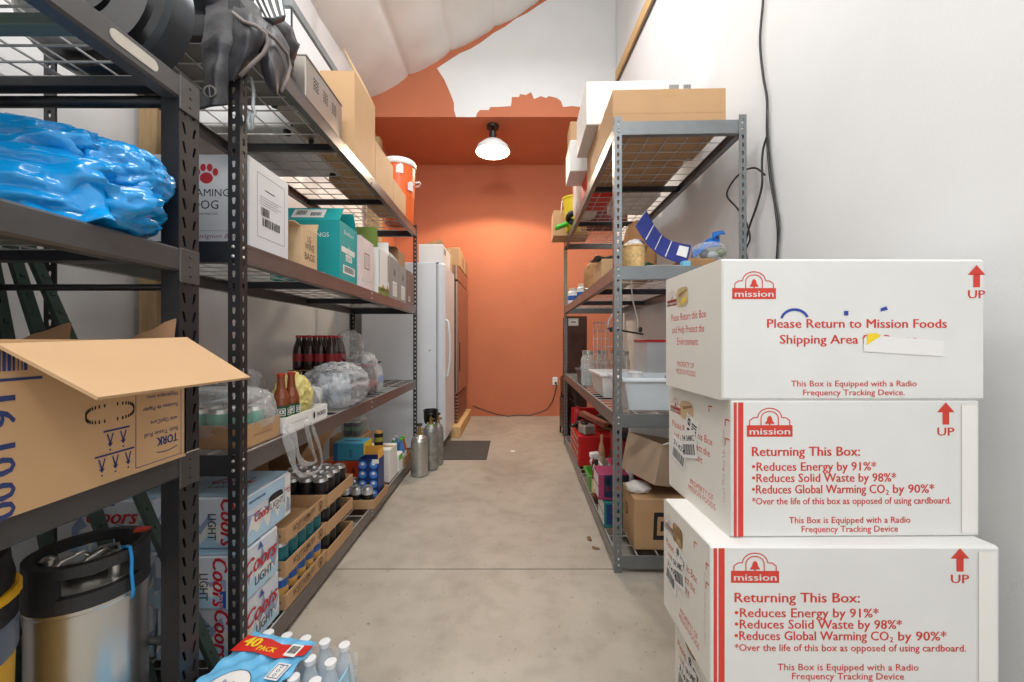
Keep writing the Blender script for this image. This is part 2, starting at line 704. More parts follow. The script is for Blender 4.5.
mb = MB()
mb.prism([(-1.9, YG, ZS + 0.1), (2.7, YG, ZS + 0.1), (2.7, YG, 6.4), (-1.0, YG, 6.4), (-1.9, YG, 5.2)], (0, 0.1, 0), M_ORANGE)
mb.box(-1.9, 2.7, YG - 0.001, YG, ZS + 0.0, ZS + 0.11, M_ORANGE)
px = [(437, 66), (440, 73), (444, 79), (448, 88), (451, 95), (454, 103), (454, 110), (456, 117), (476, 117), (477, 113), (480, 110),
      (489, 110), (490, 107), (498, 107), (511, 106), (512, 97), (519, 97), (520, 94), (526, 95), (531, 92), (534, 99),
      (541, 96), (546, 98), (549, 96), (557, 98), (561, 101), (563, 107), (572, 106), (581, 107), (592, 106), (640, 107), (900, 107),
      (900, -250), (548 + 330, -214)]
top = []
for k in range(40):
    t = 1 - k / 39.0
    x, y = 437 + (878 - 437) * t, 66 - (66 + 214) * t
    top.append((x, y + rnd.uniform(1.5, 4.5)))
pts = [at(a, b, YG - 0.003) for a, b in px[1:-1]] + [at(a, b, YG - 0.003) for a, b in top]
mb.prism(pts, (0, 0.002, 0), M_WHITE)
struct(mb.build('wall_gable'))

# roof insulation: pillows between the purlins, running down the depth of the room
mb = MB()
NX, NY = 140, 90
X0, X1 = -1.86, 1.6
vs, fs = [], []
SEAM = [-1.72, -1.215, -0.73, -0.2, 0.33, 0.86, 1.39, 1.9]
for i in range(NX + 1):
    x = X0 + (X1 - X0) * i / NX
    for k in range(len(SEAM) - 1):
        if SEAM[k] <= x < SEAM[k + 1]:
            t = (x - SEAM[k]) / (SEAM[k + 1] - SEAM[k])
            break
    else:
        t = 0.5
    pil = (4 * t * (1 - t)) ** 0.45
    for j in range(NY + 1):
        y = YF + (YG - YF) * j / NY
        w = noise.fractal(Vector((x * 2.2, y * 3.2, 0)), 0.8, 2, 3)
        wr = 1 - 2 * abs(noise.noise(Vector((x * 1.6 + 4, y * 6.0, 2))))
        vs.append((x, y, roofz(x) + 0.055 - 0.06 * pil + 0.012 * w + 0.006 * wr))
for i in range(NX):
    for j in range(NY):
        a = i * (NY + 1) + j
        fs.append((a, a + 1, a + NY + 2, a + NY + 1))
mb.add(vs, fs, M_ROOFV, True)
mb.prism([(X0, YF, roofz(X0) + 0.1), (X1, YF, roofz(X1) + 0.1), (X1, YF, roofz(X1) + 0.16), (X0, YF, roofz(X0) + 0.16)],
         (0, YG - YF, 0), M_ROOFV)
struct(mb.build('ceiling'))

# timber posts along the insulated wall and the batten on the white wall
mb = MB()
mb.box(-1.645, -1.565, 1.76, 1.86, 0, 4.0, M_WOOD, 0.004)
struct(mb.build('trim_2'))
mb = MB()
mb.box(XL + 0.02, XL + 0.17, 4.56, 4.66, 0, 3.46, M_WOOD, 0.004)
struct(mb.build('trim_3'))
mb = MB()
a, b = at(657, -4, 3.37), at(617.5, 81, 4.6)
mb.prism([(XR - 0.035, a.y, a.z), (XR, a.y, a.z), (XR, a.y, a.z + 0.11), (XR - 0.035, a.y, a.z + 0.11)], (0, b.y - a.y, b.z - a.z), M_WOODX)
struct(mb.build('trim_4'))

# ================================================================ racks
def holed_strip(mb, o, u, v, w, length, pitch, hole, m, start=0.0):
    """a steel strip with real punched holes; hole = 8 points in cell coordinates, order matching the ring"""
    o, u, v = Vector(o), Vector(u), Vector(v)
    n = int((length - start) / pitch)
    ring = [(0, 0), (w / 2, 0), (w, 0), (w, pitch / 2), (w, pitch), (w / 2, pitch), (0, pitch), (0, pitch / 2)]
    for k in range(n):
        b = start + k * pitch
        vs = [o + u * x + v * (b + y) for x, y in ring] + [o + u * x + v * (b + y) for x, y in hole]
        fs = [(i, (i + 1) % 8, 8 + (i + 1) % 8, 8 + i) for i in range(8)]
        mb.add(vs, fs, m)
    e = start + n * pitch
    for b0, b1 in ((0, start), (e, length)):
        if b1 - b0 > 1e-4:
            mb.add([o + u * x + v * y for x, y in ((0, b0), (w, b0), (w, b1), (0, b1))], [(0, 1, 2, 3)], m)


def keyhole(w, p):
    c, q = w / 2, p / 2
    return [(c - .0035, q - .011), (c, q - .012), (c + .0035, q - .011), (c + .006, q + .003), (c + .005, q + .008), (c, q + .010),
            (c - .005, q + .008), (c - .006, q + .003)]


def deck(mb, W, L, z, sx=0.1, sy=0.1, r=0.0024, m=None):
    m = m or M_WIRE
    nx, ny = max(2, round(abs(W) / sx)), max(2, round(L / sy))
    a, b = (0.012, abs(W) - 0.012)
    s = 1 if W > 0 else -1
    for i in range(nx + 1):
        x = s * (a + (b - a) * i / nx)
        mb.box(x - r, x + r, 0.012, L - 0.012, z - 2 * r, z, m)
    for j in range(ny + 1):
        y = 0.012 + (L - 0.024) * j / ny
        mb.box(s * a, s * b, y - r, y + r, z - 4 * r, z - 2 * r, m)


def rack(name, label, loc, yaw, W, L, H, tiers, mp, mr, me, group=None, rail=0.066):
    t = thing(name, label, 'shelf', loc, yaw, group)
    s = 1 if W > 0 else -1
    fw = 0.036
    for cx, dx in ((0, s), (W, -s)):
        for cy, dy in ((0, 1), (L, -1)):
            m = MB()
            ln = Vector((0, 0, 1))
            holed_strip(m, (cx, cy, 0), (dx, 0, 0), ln, fw, H, 0.0385, keyhole(fw, 0.0385), mp, 0.01)
            holed_strip(m, (cx, cy, 0), (0, dy, 0), ln, fw, H, 0.0385, keyhole(fw, 0.0385), mp, 0.01)
            m.build('upright_post', t, solid=0.0022)
    for z in tiers:
        for cx, dx in ((0, s), (W, -s)):
            m = MB()
            x0 = cx + dx * 0.0025
            m.box(*sorted((x0, x0 + dx * 0.004)), 0.003, L - 0.003, z - rail, z, mr, 0.0012)
            m.box(*sorted((x0, x0 + dx * 0.03)), 0.003, L - 0.003, z - rail, z - rail + 0.003, mr)
            m.box(*sorted((x0, x0 + dx * 0.02)), 0.003, L - 0.003, z - 0.014, z - 0.0105, mr)
            for yy in (0.018, L * 0.5, L - 0.018):
                for zz in (z - 0.018, z - rail + 0.018):
                    m.cyl((x0, yy, zz), (x0 - dx * 0.004, yy, zz), 0.005, M_WIRE, 8)
            m.build('shelf_rail', t)
        for cy, dy in ((0, 1), (L, -1)):
            m = MB()
            y0 = cy + dy * 0.0025
            a, b = sorted((s * 0.008, W - s * 0.008))
            m.box(a, b, *sorted((y0, y0 + dy * 0.004)), z - rail, z, me, 0.0012)
            m.box(a, b, *sorted((y0, y0 + dy * 0.03)), z - rail, z - rail + 0.003, me)
            for xx in (s * 0.02, W - s * 0.02):
                for zz in (z - 0.018, z - rail + 0.018):
                    m.cyl((xx, y0, zz), (xx, y0 - dy * 0.005, zz), 0.005, M_WIRE, 8)
            m.build('end_rail', t)
        m = MB()
        deck(m, W, L, z)
        m.build('wire_deck', t)
        for k in (1, 2):
            m = MB()
            yy = L * k / 3
            a, b = sorted((s * 0.008, W - s * 0.008))
            m.box(a, b, yy - 0.012, yy + 0.012, z - 0.045, z - 0.0098, M_STEEL, 0.002)
            m.build('cross_support', t)
    return t


LT = (0.09, 0.765, 1.441, 2.155)
RT = (0.085, 0.772, 1.49, 2.193)
LYAW, RYAW = 0.009, -0.0295
rack('storage_rack', 'long charcoal steel storage rack with four wire decks, beside the beer cases', (-0.858, 1.26, 0), LYAW, -0.61, 2.45, 2.2, LT,
     M_STEEL, M_RAIL, M_STEEL)
rack('storage_rack', 'grey steel storage rack standing along the white wall', (0.497, 1.941, 0), RYAW, 0.63, 2.44, 2.215, RT, M_GALV, M_GALV, M_GALV)

# the heavy rack nearest the camera: box posts with pairs of slanted slots
R1T = (0.83, 1.37, 1.822)
R1Y0, R1Y1, R1X = -0.5, 1.11, -0.87
t = thing('storage_rack', 'heavy black steel rack with slotted posts, holding the blue plastic bag', 'shelf', (R1X, R1Y0, 0))
R1L = R1Y1 - R1Y0


def slot(w, p, lean):
    c, q = w / 2, p / 2
    return [(c - .003 - lean, q - .014), (c - lean, q - .0145), (c + .003 - lean, q - .014), (c + .004, q), (c + .004 + lean, q + .014),
            (c + lean, q + .0145), (c - .004 + lean, q + .014), (c - .004, q)]


for cx, sx in ((0, 1), (-0.62, -1)):
    for cy, sy in ((0, 1), (R1L, -1)):
        m = MB()
        w, dp = 0.066, 0.045
        y0 = cy if sy > 0 else cy - w
        holed_strip(m, (cx, y0, 0), (0, 1, 0), (0, 0, 1), w / 2, 1.83, 0.05, slot(w / 2, 0.05, -0.0035), M_STEEL1, 0.015)
        holed_strip(m, (cx, y0 + w / 2, 0), (0, 1, 0), (0, 0, 1), w / 2, 1.83, 0.05, slot(w / 2, 0.05, 0.0035), M_STEEL1, 0.015)
        xa, xb = sorted((cx, cx - sx * dp))
        for yy in (y0, y0 + w):
            m.add([(xa, yy, 0), (xb, yy, 0), (xb, yy, 1.83), (xa, yy, 1.83)], [(0, 1, 2, 3)], M_STEEL1)
        xi = cx - sx * dp
        m.add([(xi, y0, 0), (xi, y0 + w, 0), (xi, y0 + w, 1.83), (xi, y0, 1.83)], [(0, 1, 2, 3)], M_STEEL1)
        m.build('upright_post', t, solid=0.0025)
for z in R1T:
    for cx, sx in ((0.003, 1), (-0.623, -1)):
        m = MB()
        a, b = sorted((cx, cx - sx * 0.048))
        m.box(a, b, 0.03, R1L - 0.03, z - 0.062, z, M_RAIL1 if sx > 0 else M_STEEL1, 0.006)
        a, b = sorted((cx + sx * 0.003, cx - sx * 0.002))
        for yy in (R1L - 0.068, 0.002):
            m.box(a, b, yy, yy + 0.066, z - 0.09, z, M_RAIL1 if sx > 0 else M_STEEL1, 0.002)
            for q in (-0.02, -0.045, -0.07):
                m.cyl((b, yy + 0.033, z + q), (b + sx * 0.001, yy + 0.033, z + q), 0.004, M_BLACK, 8)
        m.build('shelf_rail', t)
    m = MB()
    deck(m, -0.62, R1L, z - 0.0002, 0.078, 0.055, 0.002)
    m.build('wire_deck', t)
    for k in (0.16, 0.4, 0.62, 0.84, 0.965):
        m = MB()
        m.box(-0.575, -0.045, R1L * k - 0.018, R1L * k + 0.018, z - 0.035, z - 0.0085, M_STEEL1 if k > 0.9 else mat('green_grey_enamel', (96, 112, 106), 0.5), 0.002)
        m.build('cross_support', t)
for z, r in ((1.768, 0.015), (1.27, 0.009), (0.32, 0.01)):
    for yy in (R1L - 0.035, 0.035):
        m = MB()
        m.cyl((-0.02, yy, z), (-0.6, yy, z), r, M_BLACK, 12)
        m.build('tie_bar', t)
m = MB()
f = Face(m, (0.0032, 0, 0), (0, 1, 0), (0, 0, 1), 1, 1)
yy = R1L - 0.19
pts = [(yy - 0.045 + 0.014 * math.cos(a), 1.793 + 0.014 * math.sin(a)) for a in [PI / 2 + PI * k / 8 for k in range(9)]]
pts += [(yy + 0.045 + 0.014 * math.cos(a), 1.793 + 0.014 * math.sin(a)) for a in [-PI / 2 + PI * k / 8 for k in range(9)]]
m.prism([f.p(a, b, 0) for a, b in pts], (0.0015, 0, 0), mat('pale_name_plate', (196, 190, 178), 0.4, 0.3))
m.build('name_plate', t)['label'] = 'pale oval plate'

# ================================================================ cartons
def carton(name, label, cat, loc, w, d, h, m=None, rot=0.0, prints=None, group=None, tape=True, parent_parts=None):
    """closed carton, base centre at loc; prints(mb) paints its faces"""
    m = m or M_KRAFT
    mb = MB()
    mb.box(-w / 2, w / 2, -d / 2, d / 2, 0, h, m, 0.004)
    if tape:
        f = face(mb, '+z', w, d, h)
        if w >= d:
            f.rect(0, d / 2 - .024, w, d / 2 + .024, M_TAPE)
        else:
            f.rect(w / 2 - .024, 0, w / 2 + .024, d, M_TAPE)
    if prints:
        prints(mb)
    o = mb.build(name, None, loc, rot)
    return tag(o, label, cat, group)


def open_box(name, label, cat, loc, w, d, h, m=None, rot=0.0, prints=None, flaps=(), group=None, t=0.004, inner=None):
    """open carton: body with walls and floor, plus flap children; flaps = (side, length, angle from vertical out, material)"""
    m = m or M_KRAFT
    mb = MB()
    mb.box(-w / 2, w / 2, -d / 2, d / 2, 0, t, m)
    mb.box(-w / 2, w / 2, -d / 2, -d / 2 + t, t, h, m)
    mb.box(-w / 2, w / 2, d / 2 - t, d / 2, t, h, m)
    mb.box(-w / 2, -w / 2 + t, -d / 2 + t, d / 2 - t, t, h, m)
    mb.box(w / 2 - t, w / 2, -d / 2 + t, d / 2 - t, t, h, m)
    if prints:
        prints(mb)
    if not flaps:
        return tag(mb.build(name, None, loc, rot), label, cat, group)
    root = thing(name, label, cat, loc, rot, group)
    mb.build('carton_body', root)
    for side, ln, ang, fm in flaps:
        f = MB()
        a = math.radians(ang)
        up, outv = math.cos(a) * ln, math.sin(a) * ln
        if side in ('+x', '-x'):
            s = 1 if side == '+x' else -1
            p = [(s * w / 2, -d / 2 + .003, h), (s * w / 2, d / 2 - .003, h), (s * (w / 2 + outv), d / 2 - .006, h + up), (s * (w / 2 + outv), -d / 2 + .006, h + up)]
            f.prism(p, (s * t * math.cos(a) * -1, 0, t * math.sin(a)), fm or m)
        else:
            s = 1 if side == '+y' else -1
            p = [(-w / 2 + .003, s * d / 2, h), (w / 2 - .003, s * d / 2, h), (w / 2 - .006, s * (d / 2 + outv), h + up), (-w / 2 + .006, s * (d / 2 + outv), h + up)]
            f.prism(p, (0, s * t * math.cos(a) * -1, t * math.sin(a)), fm or m)
        f.build('flap', root)
    return root


# ---------------------------------------------------------------- returnable tortilla boxes
M_CORO = mat('white_corrugated_plastic', (222, 222, 219), 0.5, var=0.035, scale=5)
M_CORO2 = mat('cream_corrugated_plastic', (228, 224, 216), 0.55, var=0.03, scale=4)
M_YELLOW = mat('yellow_print', (238, 206, 40), 0.6, var=0.02)
M_MARK = mat('blue_marker', (40, 66, 160), 0.6, var=0)


def mission_logo(f, a, b, w, solid=True):
    """arched sign with a bell over a banner; (a, b) is the banner's base centre"""
    h = w * 0.25
    f.rect(a - w / 2, b, a + w / 2, b + h, M_RED)
    f.text('mission', a, b + h * 0.2, h * 0.55, M_CORO, w * 0.88, bold=0.02, lay=2)
    t = w * 0.022
    # stepped arch outline
    L = [(-0.44, 0), (-0.44, .10), (-0.36, .16), (-0.26, .17)]
    arc = [(0.26 * math.cos(x), 0.17 + 0.2 * math.sin(x)) for x in [PI - PI * k / 12 for k in range(13)]]
    out = L + arc + [(-x, y) for x, y in reversed(L)]
    f.stroke([(a + x * w, b + h + y * w) for x, y in out], t, M_RED)
    arc2 = [(0.19 * math.cos(x), 0.15 + 0.15 * math.sin(x)) for x in [PI - PI * k / 12 for k in range(13)]]
    f.stroke([(a - .19 * w, b + h)] + [(a + x * w, b + h + y * w) for x, y in arc2] + [(a + .19 * w, b + h)], t, M_RED)
    bell = [(-.10, .03), (-.10, .055), (-.065, .09), (-.05, .16), (-.02, .2), (.02, .2), (.05, .16), (.065, .09), (.10, .055), (.10, .03)]
    f.poly([(a + x * w, b + h + y * w) for x, y in bell], M_RED)
    f.disc(a, b + h + .018 * w, .02 * w, .016 * w, M_RED)


def up_arrow(f, a, b, s):
    f.rect(a - .16 * s, b, a + .16 * s, b + .62 * s, M_RED)
    f.poly([(a - .42 * s, b + .58 * s), (a + .42 * s, b + .58 * s), (a, b + 1.05 * s)], M_RED)
    f.text('UP', a, b - .52 * s, .38 * s, M_RED, .8 * s, bold=0.015)


def returnable(label, loc, w, d, h, rot, kind, hole):
    mb = MB()
    hx, hz = d * 0.36, h * 0.74          # hand hole, measured from the front edge of the aisle end
    mb.box(-w / 2, w / 2, -d / 2, d / 2, 0, h, M_CORO, 0.005)
    f = face(mb, '-y', w, d, h)
    X = lambda q: q * w
    Y = lambda q: q * h
    if kind == 'return':
        mission_logo(f, X(.122), Y(.715), .103, True)
        up_arrow(f, X(.966), Y(.80), .05)
        f.text('Please Return to Mission Foods', X(.512), Y(.512), .0205, M_RED, X(.68), bold=.018)
        f.text('Shipping Area for Reuse', X(.48), Y(.40), .0205, M_RED, X(.52), bold=.018)
        f.text('This Box is Equipped with a Radio', X(.50), Y(.098), .0135, M_RED, X(.475), bold=.004)
        f.text('Frequency Tracking Device.', X(.50), Y(.035), .0135, M_RED, X(.385), bold=.004)
        f.poly([(X(.535), Y(.345)), (X(.835), Y(.31)), (X(.84), Y(.42)), (X(.60), Y(.455)), (X(.535), Y(.44))], M_WPAPER, 3)
        f.poly([(X(.545), Y(.39)), (X(.60), Y(.455)), (X(.585), Y(.475)), (X(.55), Y(.47))], M_YELLOW, 4)
        f.ring(X(.275), Y(.56), X(.056), Y(.09), .006, M_MARK, 2, 0.35, 2.9)
        f.rect(X(.462), Y(.60), X(.478), Y(.632), M_MARK, 2)
        f.poly([(X(.60), Y(.628)), (X(.628), Y(.64)), (X(.622), Y(.665)), (X(.60), Y(.65))], M_MARK, 2)
    else:
        f.rect(X(.012), Y(.01), X(.024), Y(.985), M_RED)
        f.rect(X(.029), Y(.01), X(.05), Y(.985), M_RED)
        mission_logo(f, X(.155), Y(.735), .108)
        up_arrow(f, X(.86), Y(.82), .05)
        f.text('Returning This Box:', X(.085), Y(.595), .0215, M_RED, X(.43), 'l', bold=.02)
        for q, (s, b, k) in enumerate((('\u2022Reduces Energy by 91%*', .487, .495), ('\u2022Reduces Solid Waste by 98%*', .405, .575),
                                       ('\u2022Reduces Global Warming CO\u2082 by 90%*', .322, .735))):
            if '\u2082' in s:
                f.text('\u2022Reduces Global Warming CO', X(.085), Y(b), .02, M_RED, X(.53), 'l', bold=.014)
                f.text('2', X(.619), Y(b - .012), .0115, M_RED, None, 'l', bold=.01)
                f.text('by 90%*', X(.648), Y(b), .02, M_RED, X(.165), 'l', bold=.014)
            else:
                f.text(s, X(.085), Y(b), .02, M_RED, X(k), 'l', bold=.014)
        f.text('*Over the life of this box as opposed of using cardboard.', X(.085), Y(.243), .0155, M_RED, X(.795), 'l', bold=.008)
        f.text('This Box is Equipped with a Radio', X(.475), Y(.105), .0145, M_RED, X(.485), bold=.004)
        f.text('Frequency Tracking Device', X(.475), Y(.04), .0145, M_RED, X(.385), bold=.004)
        f.rect(X(.925), Y(.03), X(.985), Y(.96), mat('white_folded_flap', (236, 234, 229), 0.5, var=0.01))
        f.rect(X(.921), Y(.03), X(.925), Y(.96), mat('grey_seam', (190, 187, 180), 0.6, var=0))
    e = face(mb, '-x', w, d, h)          # u runs from the far end towards the camera
    D = lambda q: q * e.w
    e.rect(0, 0, D(1), Y(1), M_CORO2, 1)
    mission_logo(e, D(.14), Y(.74), .075)
    # hand hole with the goods showing through
    oc = [(D(.36) + D(.12) * math.copysign(abs(math.cos(t)) ** .5, math.cos(t)), Y(.80) + Y(.085) * math.copysign(abs(math.sin(t)) ** .5, math.sin(t)))
          for t in [2 * PI * k / 20 for k in range(20)]]
    e.poly(oc, hole, 2)
    e.poly([(D(.30), Y(.80)), (D(.46), Y(.85)), (D(.45), Y(.86)), (D(.29), Y(.83))], M_KRAFTD, 3)
    e.poly([(D(.34), Y(.74)), (D(.44), Y(.76)), (D(.42), Y(.79)), (D(.36), Y(.78))], M_YELLOW if kind == 'return' else M_KRAFT2, 3)
    if kind == 'return':
        for s, b, k in (('Please Return this Box', .60, .66), ('and Help Protect the', .49, .60), ('Environment', .385, .40)):
            e.text(s, D(.45), Y(b), .0205, M_RED, D(k), bold=.016)
        for s, b, k in (('PROPERTY OF', .195, .32), ('MISSION FOODS', .13, .37)):
            e.text(s, D(.42), Y(b), .0145, M_RED, D(k), bold=.006)
    else:
        for s, b, k in (('Please Return this Box', .60, .70), ('and Help Protect the', .50, .62), ('Environment', .41, .40)):
            e.text(s, D(.42), Y(b), .0195, M_RED, D(k), bold=.016)
        for s, b, k in (('PROPERTY OF', .17, .36), ('MISSION FOODS', .11, .42)):
            e.text(s, D(.6), Y(b), .0145, M_RED, D(k), bold=.006)
        e.text('Load This Box Up Other', D(.93), Y(.5), .010, M_RED, Y(.55), rot=90)
        for (a0, b0, r, sd, num) in ((.06, .30, -12, 1, '31474'), (.30, .36, 14, 5, '74 348C'), (.52, .45, 78, 9, '638')):
            # shipping labels, pasted at angles
            cw, ch = D(.27), Y(.24)
            q = [(0, 0), (cw, 0), (cw, ch), (0, ch)]
            an = math.radians(r)
            R = lambda x, y: (D(a0) + x * math.cos(an) - y * math.sin(an), Y(b0) + x * math.sin(an) + y * math.cos(an))
            lay = 3 + sd % 3
            e.poly([R(x, y) for x, y in q], M_WPAPER, lay)
            x = cw * .1
            rr = random.Random(sd + len(label))
            while x < cw * .85:
                tk = cw * rr.choice((.02, .035, .05))
                e.poly([R(x, ch * .12), R(x + tk, ch * .12), R(x + tk, ch * .5), R(x, ch * .5)], M_BLK, lay + 1)
                x += tk + cw * rr.choice((.03, .04))
            c = R(cw * .5, ch * .62)
            e.text(num, c[0], c[1], ch * .2, M_BLK, cw * .8, rot=r, bold=.02, lay=lay + 1)
        for a0, b0 in ((.72, .86), (.94, .80), (.94, .66)):
            e.stroke([(D(a0), Y(b0)), (D(a0), Y(b0 + .05)), (D(a0 + .05), Y(b0 + .05))], .003, M_RED, 2)
    return tag(mb.build('returnable_box', None, loc, rot), label, 'box', 'white plastic boxes stacked by the wall')


HOLE_A = mat('wrapped_goods', (196, 176, 130), 0.5, var=0.3, scale=40)
HOLE_B = mat('beige_contents', (205, 176, 138), 0.7, var=0.1, scale=20)
HOLE_C = mat('mixed_packets', (150, 120, 70), 0.5, var=0.6, scale=45)
returnable('white plastic returnable box with blue marker strokes, topmost of the stack', (0.802, 1.105, 0.987), .624, .33, .332, 0.008, 'return', HOLE_A)
returnable('white plastic returnable box with bullet list, second from top of the stack', (0.8075, 1.119, 0.664), .594, .355, .323, 0.012, 'list', HOLE_B)
returnable('white plastic returnable box jutting forward, third from top of the stack', (0.773, 1.038, 0.352), .652, .275, .312, -0.004, 'list', HOLE_C)
returnable('white plastic returnable box resting on the floor under the stack', (0.80, 1.08, 0.0), .60, .29, .352, 0.01, 'list', HOLE_C)

# ---------------------------------------------------------------- wine case and cartons on the left rack's upper decks
M_SLEEVE = mat('white_glossy_card', (216, 218, 222), 0.4, var=0.015)
M_PAW = mat('paw_red', (190, 34, 52), 0.6, var=0)


def p_dog(mb):
    f = face(mb, '-y', .36, .245, .312)
    a = .219
    f.disc(a, .232, .022, .019, M_PAW)
    for x, y in ((-.03, .252), (-.011, .267), (.011, .267), (.03, .252)):
        f.disc(a + x, y, .0095, .013, M_PAW)
    f.text('ROAMING', .296, .170, .025, M_BLK, .16, 'r')
    f.text('DOG', .215, .128, .029, M_BLK, .088)
    f.text('WASHINGTON', .222, .108, .007, M_BLK, .07)
    f.text('Sauvignon Blanc', .25, .03, .014, mat('rose_ink', (150, 90, 90), .7, var=0), .17, shear=.3)
    f.frame(.008, .008, .352, .055, .0015, M_GREYC)
    e = face(mb, '+x', .36, .245, .312)
    e.frame(.045, .05, .215, .275, .0022, M_GREYC)
    e.rect(.09, .222, .15, .226, M_BLK)
    for k in range(4):
        e.rect(.06, .195 - k * .009, .19 - .02 * (k % 2), .197 - k * .009, M_GREYC)
    e.barcode(.06, .12, .125, .165, M_BLK, seed=2)
    e.barcode(.06, .085, .2, .128, M_BLK, seed=3)


carton('wine_case', 'white wine case with red paw print at the near end of the shelf', 'box', (-1.068, 1.468, 1.4425), .36, .245, .312, M_SLEEVE, .009, p_dog, tape=False)


def p_bags(mb):
    for s in ('+x',):
        e = face(mb, s, .20, .145, .172)
        e.text('LG', .07, .118, .026, M_BLK, .032, bold=-.0)
        e.text('WINE', .074, .082, .03, M_BLK, .085, shear=.05)
        e.text('BAGS', .074, .038, .03, M_BLK, .092, shear=-.05)


r = open_box('bag_box', 'small kraft box hand-lettered in black marker beside the white wine case', 'box', (-.995, 1.765, 1.4425), .20, .145, .172, mat('pale_tan_card', (206, 174, 136), .75), .03,
             p_bags, [('+y', .06, 30, None), ('-y', .05, 84, None)])

M_TEAL = mat('teal_card', (18, 158, 160), 0.55, var=0.03)


def p_teal(mb):
    f = face(mb, '-y', .36, .235, .312)
    f.text('NGS', .272, .225, .022, M_WPAPER, .064, bold=.008)
    e = face(mb, '+x', .36, .235, .312)
    e.text('Duckhorn', .118, .255, .022, M_WPAPER, .13, shear=.1)
    e.poly([(.118, .21), (.108, .16), (.128, .16)], M_WPAPER)
    e.rect(.02, .155, .2, .185, M_WPAPER)
    e.rect(.075, .115, .16, .15, M_WPAPER)
    e.barcode(.04, .045, .2, .09, M_BLK, M_WPAPER, seed=8)
    for k in range(3):
        e.rect(.085, .122 + k * .008, .15, .125 + k * .008, M_GREYC, 2)


r = open_box('wine_case', 'teal wine case standing open with its printed flap raised', 'box', (-1.075, 2.192, 1.4425), .36, .235, .312, M_TEAL, .01, p_teal,
             [('-y', .105, -38, M_TEAL), ('+y', .1, -20, M_TEAL)])
# courier label on the raised flap
mb = MB()
an = math.radians(38)
f = Face(mb, (-.08, -.1175, .312), (1, 0, 0), (0, math.sin(an), math.cos(an)), .2, .1)
f.rect(.0, .02, .17, .09, M_WPAPER, 2)
f.barcode(.01, .03, .08, .085, M_BLK, None, 3, 4)
f.barcode(.09, .025, .16, .07, M_BLK, None, 3, 6)
mb.build('courier_label', r)['label'] = 'white courier label'


def p_pink(mb):
    e = face(mb, '+x', .3, .235, .30)
    e.frame(.075, .12, .155, .215, .006, mat('maroon_ink', (104, 60, 56), .7, var=0))
    for k in range(5):
        e.rect(.09, .14 + k * .013, .14, .143 + k * .013, M_GREYC)
    for k in range(26):
        rr = random.Random(k)
        e.disc(.01 + rr.random() * .21, .01 + .05 * rr.random(), .003, .003, M_GREYC)


open_box('wine_case', 'pinkish white wine case with a small framed label, next to the teal case', 'box', (-1.035, 2.44, 1.4425), .3, .235, .30, mat('blush_card', (222, 208, 208), .6), .01, p_pink,
         [('-y', .06, -75, M_GREYC), ('+x', .05, -80, M_GREYC)])


def p_green(mb):
    e = face(mb, '+x', .3, .235, .30)
    e.rect(0, 0, .235, .045, mat('olive_green', (118, 140, 62), .6))
    e.poly([(.02, .02), (.1, .07), (.16, .04), (.2, .08), (.235, .05), (.235, .02)], mat('tan_print', (190, 160, 110), .6))
    e.rect(.01, .05, .03, .29, mat('pale_blue_print', (170, 200, 214), .6))
    e.rect(.205, .1, .225, .29, mat('brown_print', (150, 110, 90), .6), 2)


open_box('wine_case', 'white wine case with a green printed base, before the grey cases', 'box', (-1.03, 2.745, 1.4425), .3, .24, .30, M_WPAPER, .01, p_green,
         [('-y', .13, 4, mat('olive_green', (118, 140, 62), .6)), ('+x', .07, -70, M_WPAPER), ('+y', .09, 5, M_WPAPER)])


def p_grey(mb):
    e = face(mb, '+x', .3, .225, .30)
    e.poly([(.09, .175), (.112, .235), (.134, .175), (.12, .175), (.112, .2), (.104, .175)], M_BLK)
    e.rect(.06, .02, .17, .13, M_WPAPER)
    for k in range(7):
        e.rect(.07, .035 + k * .012, .16 - .02 * (k % 3), .038 + k * .012, M_GREYC, 2)


open_box('wine_case', 'grey wine case with black letter A, first of two', 'box', (-1.035, 3.015, 1.4425), .3, .225, .30, M_GREYC, .01, p_grey, [('+x', .08, -40, M_GREYC)], group='grey wine cases')
open_box('wine_case', 'grey wine case with black letter A, second, beside the brown case', 'box', (-1.04, 3.262, 1.4425), .3, .225, .29, M_GREYC, .01, p_grey, [('+x', .07, -70, M_GREYC)], group='grey wine cases')


def p_brown(mb):
    e = face(mb, '+x', .3, .24, .29)
    e.frame(.02, .02, .22, .27, .003, M_GREYC)
    e.barcode(.03, .03, .09, .07, M_BLK, M_WPAPER, seed=5)


carton('wine_case', 'dark brown wine case at the far end of the shelf', 'box', (-1.04, 3.52, 1.4425), .3, .24, .29, mat('dusky_brown_card', (126, 104, 100), .6), .01, p_brown)
open_box('carton', 'shallow kraft carton lying on top of the grey and brown cases', 'box', (-1.06, 3.39, 1.7465), .25, .24, .13, M_KRAFTD, .05, None, [('-y', .07, 85, M_KRAFTD), ('-x', .1, -20, None)])

# top deck: cartons, steel appliance, white cabinet
ZT = 2.1565
open_box('carton', 'tall kraft carton behind the steel appliance on the top deck', 'box', (-.965, 2.375, ZT), .19, .34, .46, M_KRAFT2, .01, None, [('+x', .14, -25, M_KRAFT2), ('-y', .16, -88, M_KRAFT)])
carton('carton', 'plain kraft carton on the top deck, beyond the tall open one', 'box', (-1.03, 2.77, ZT), .3, .40, .265, M_KRAFT2, .01)
carton('carton', 'low kraft carton on the top deck in front of the orange cooler', 'box', (-1.0, 3.175, ZT), .22, .36, .19, M_KRAFT2, .01)

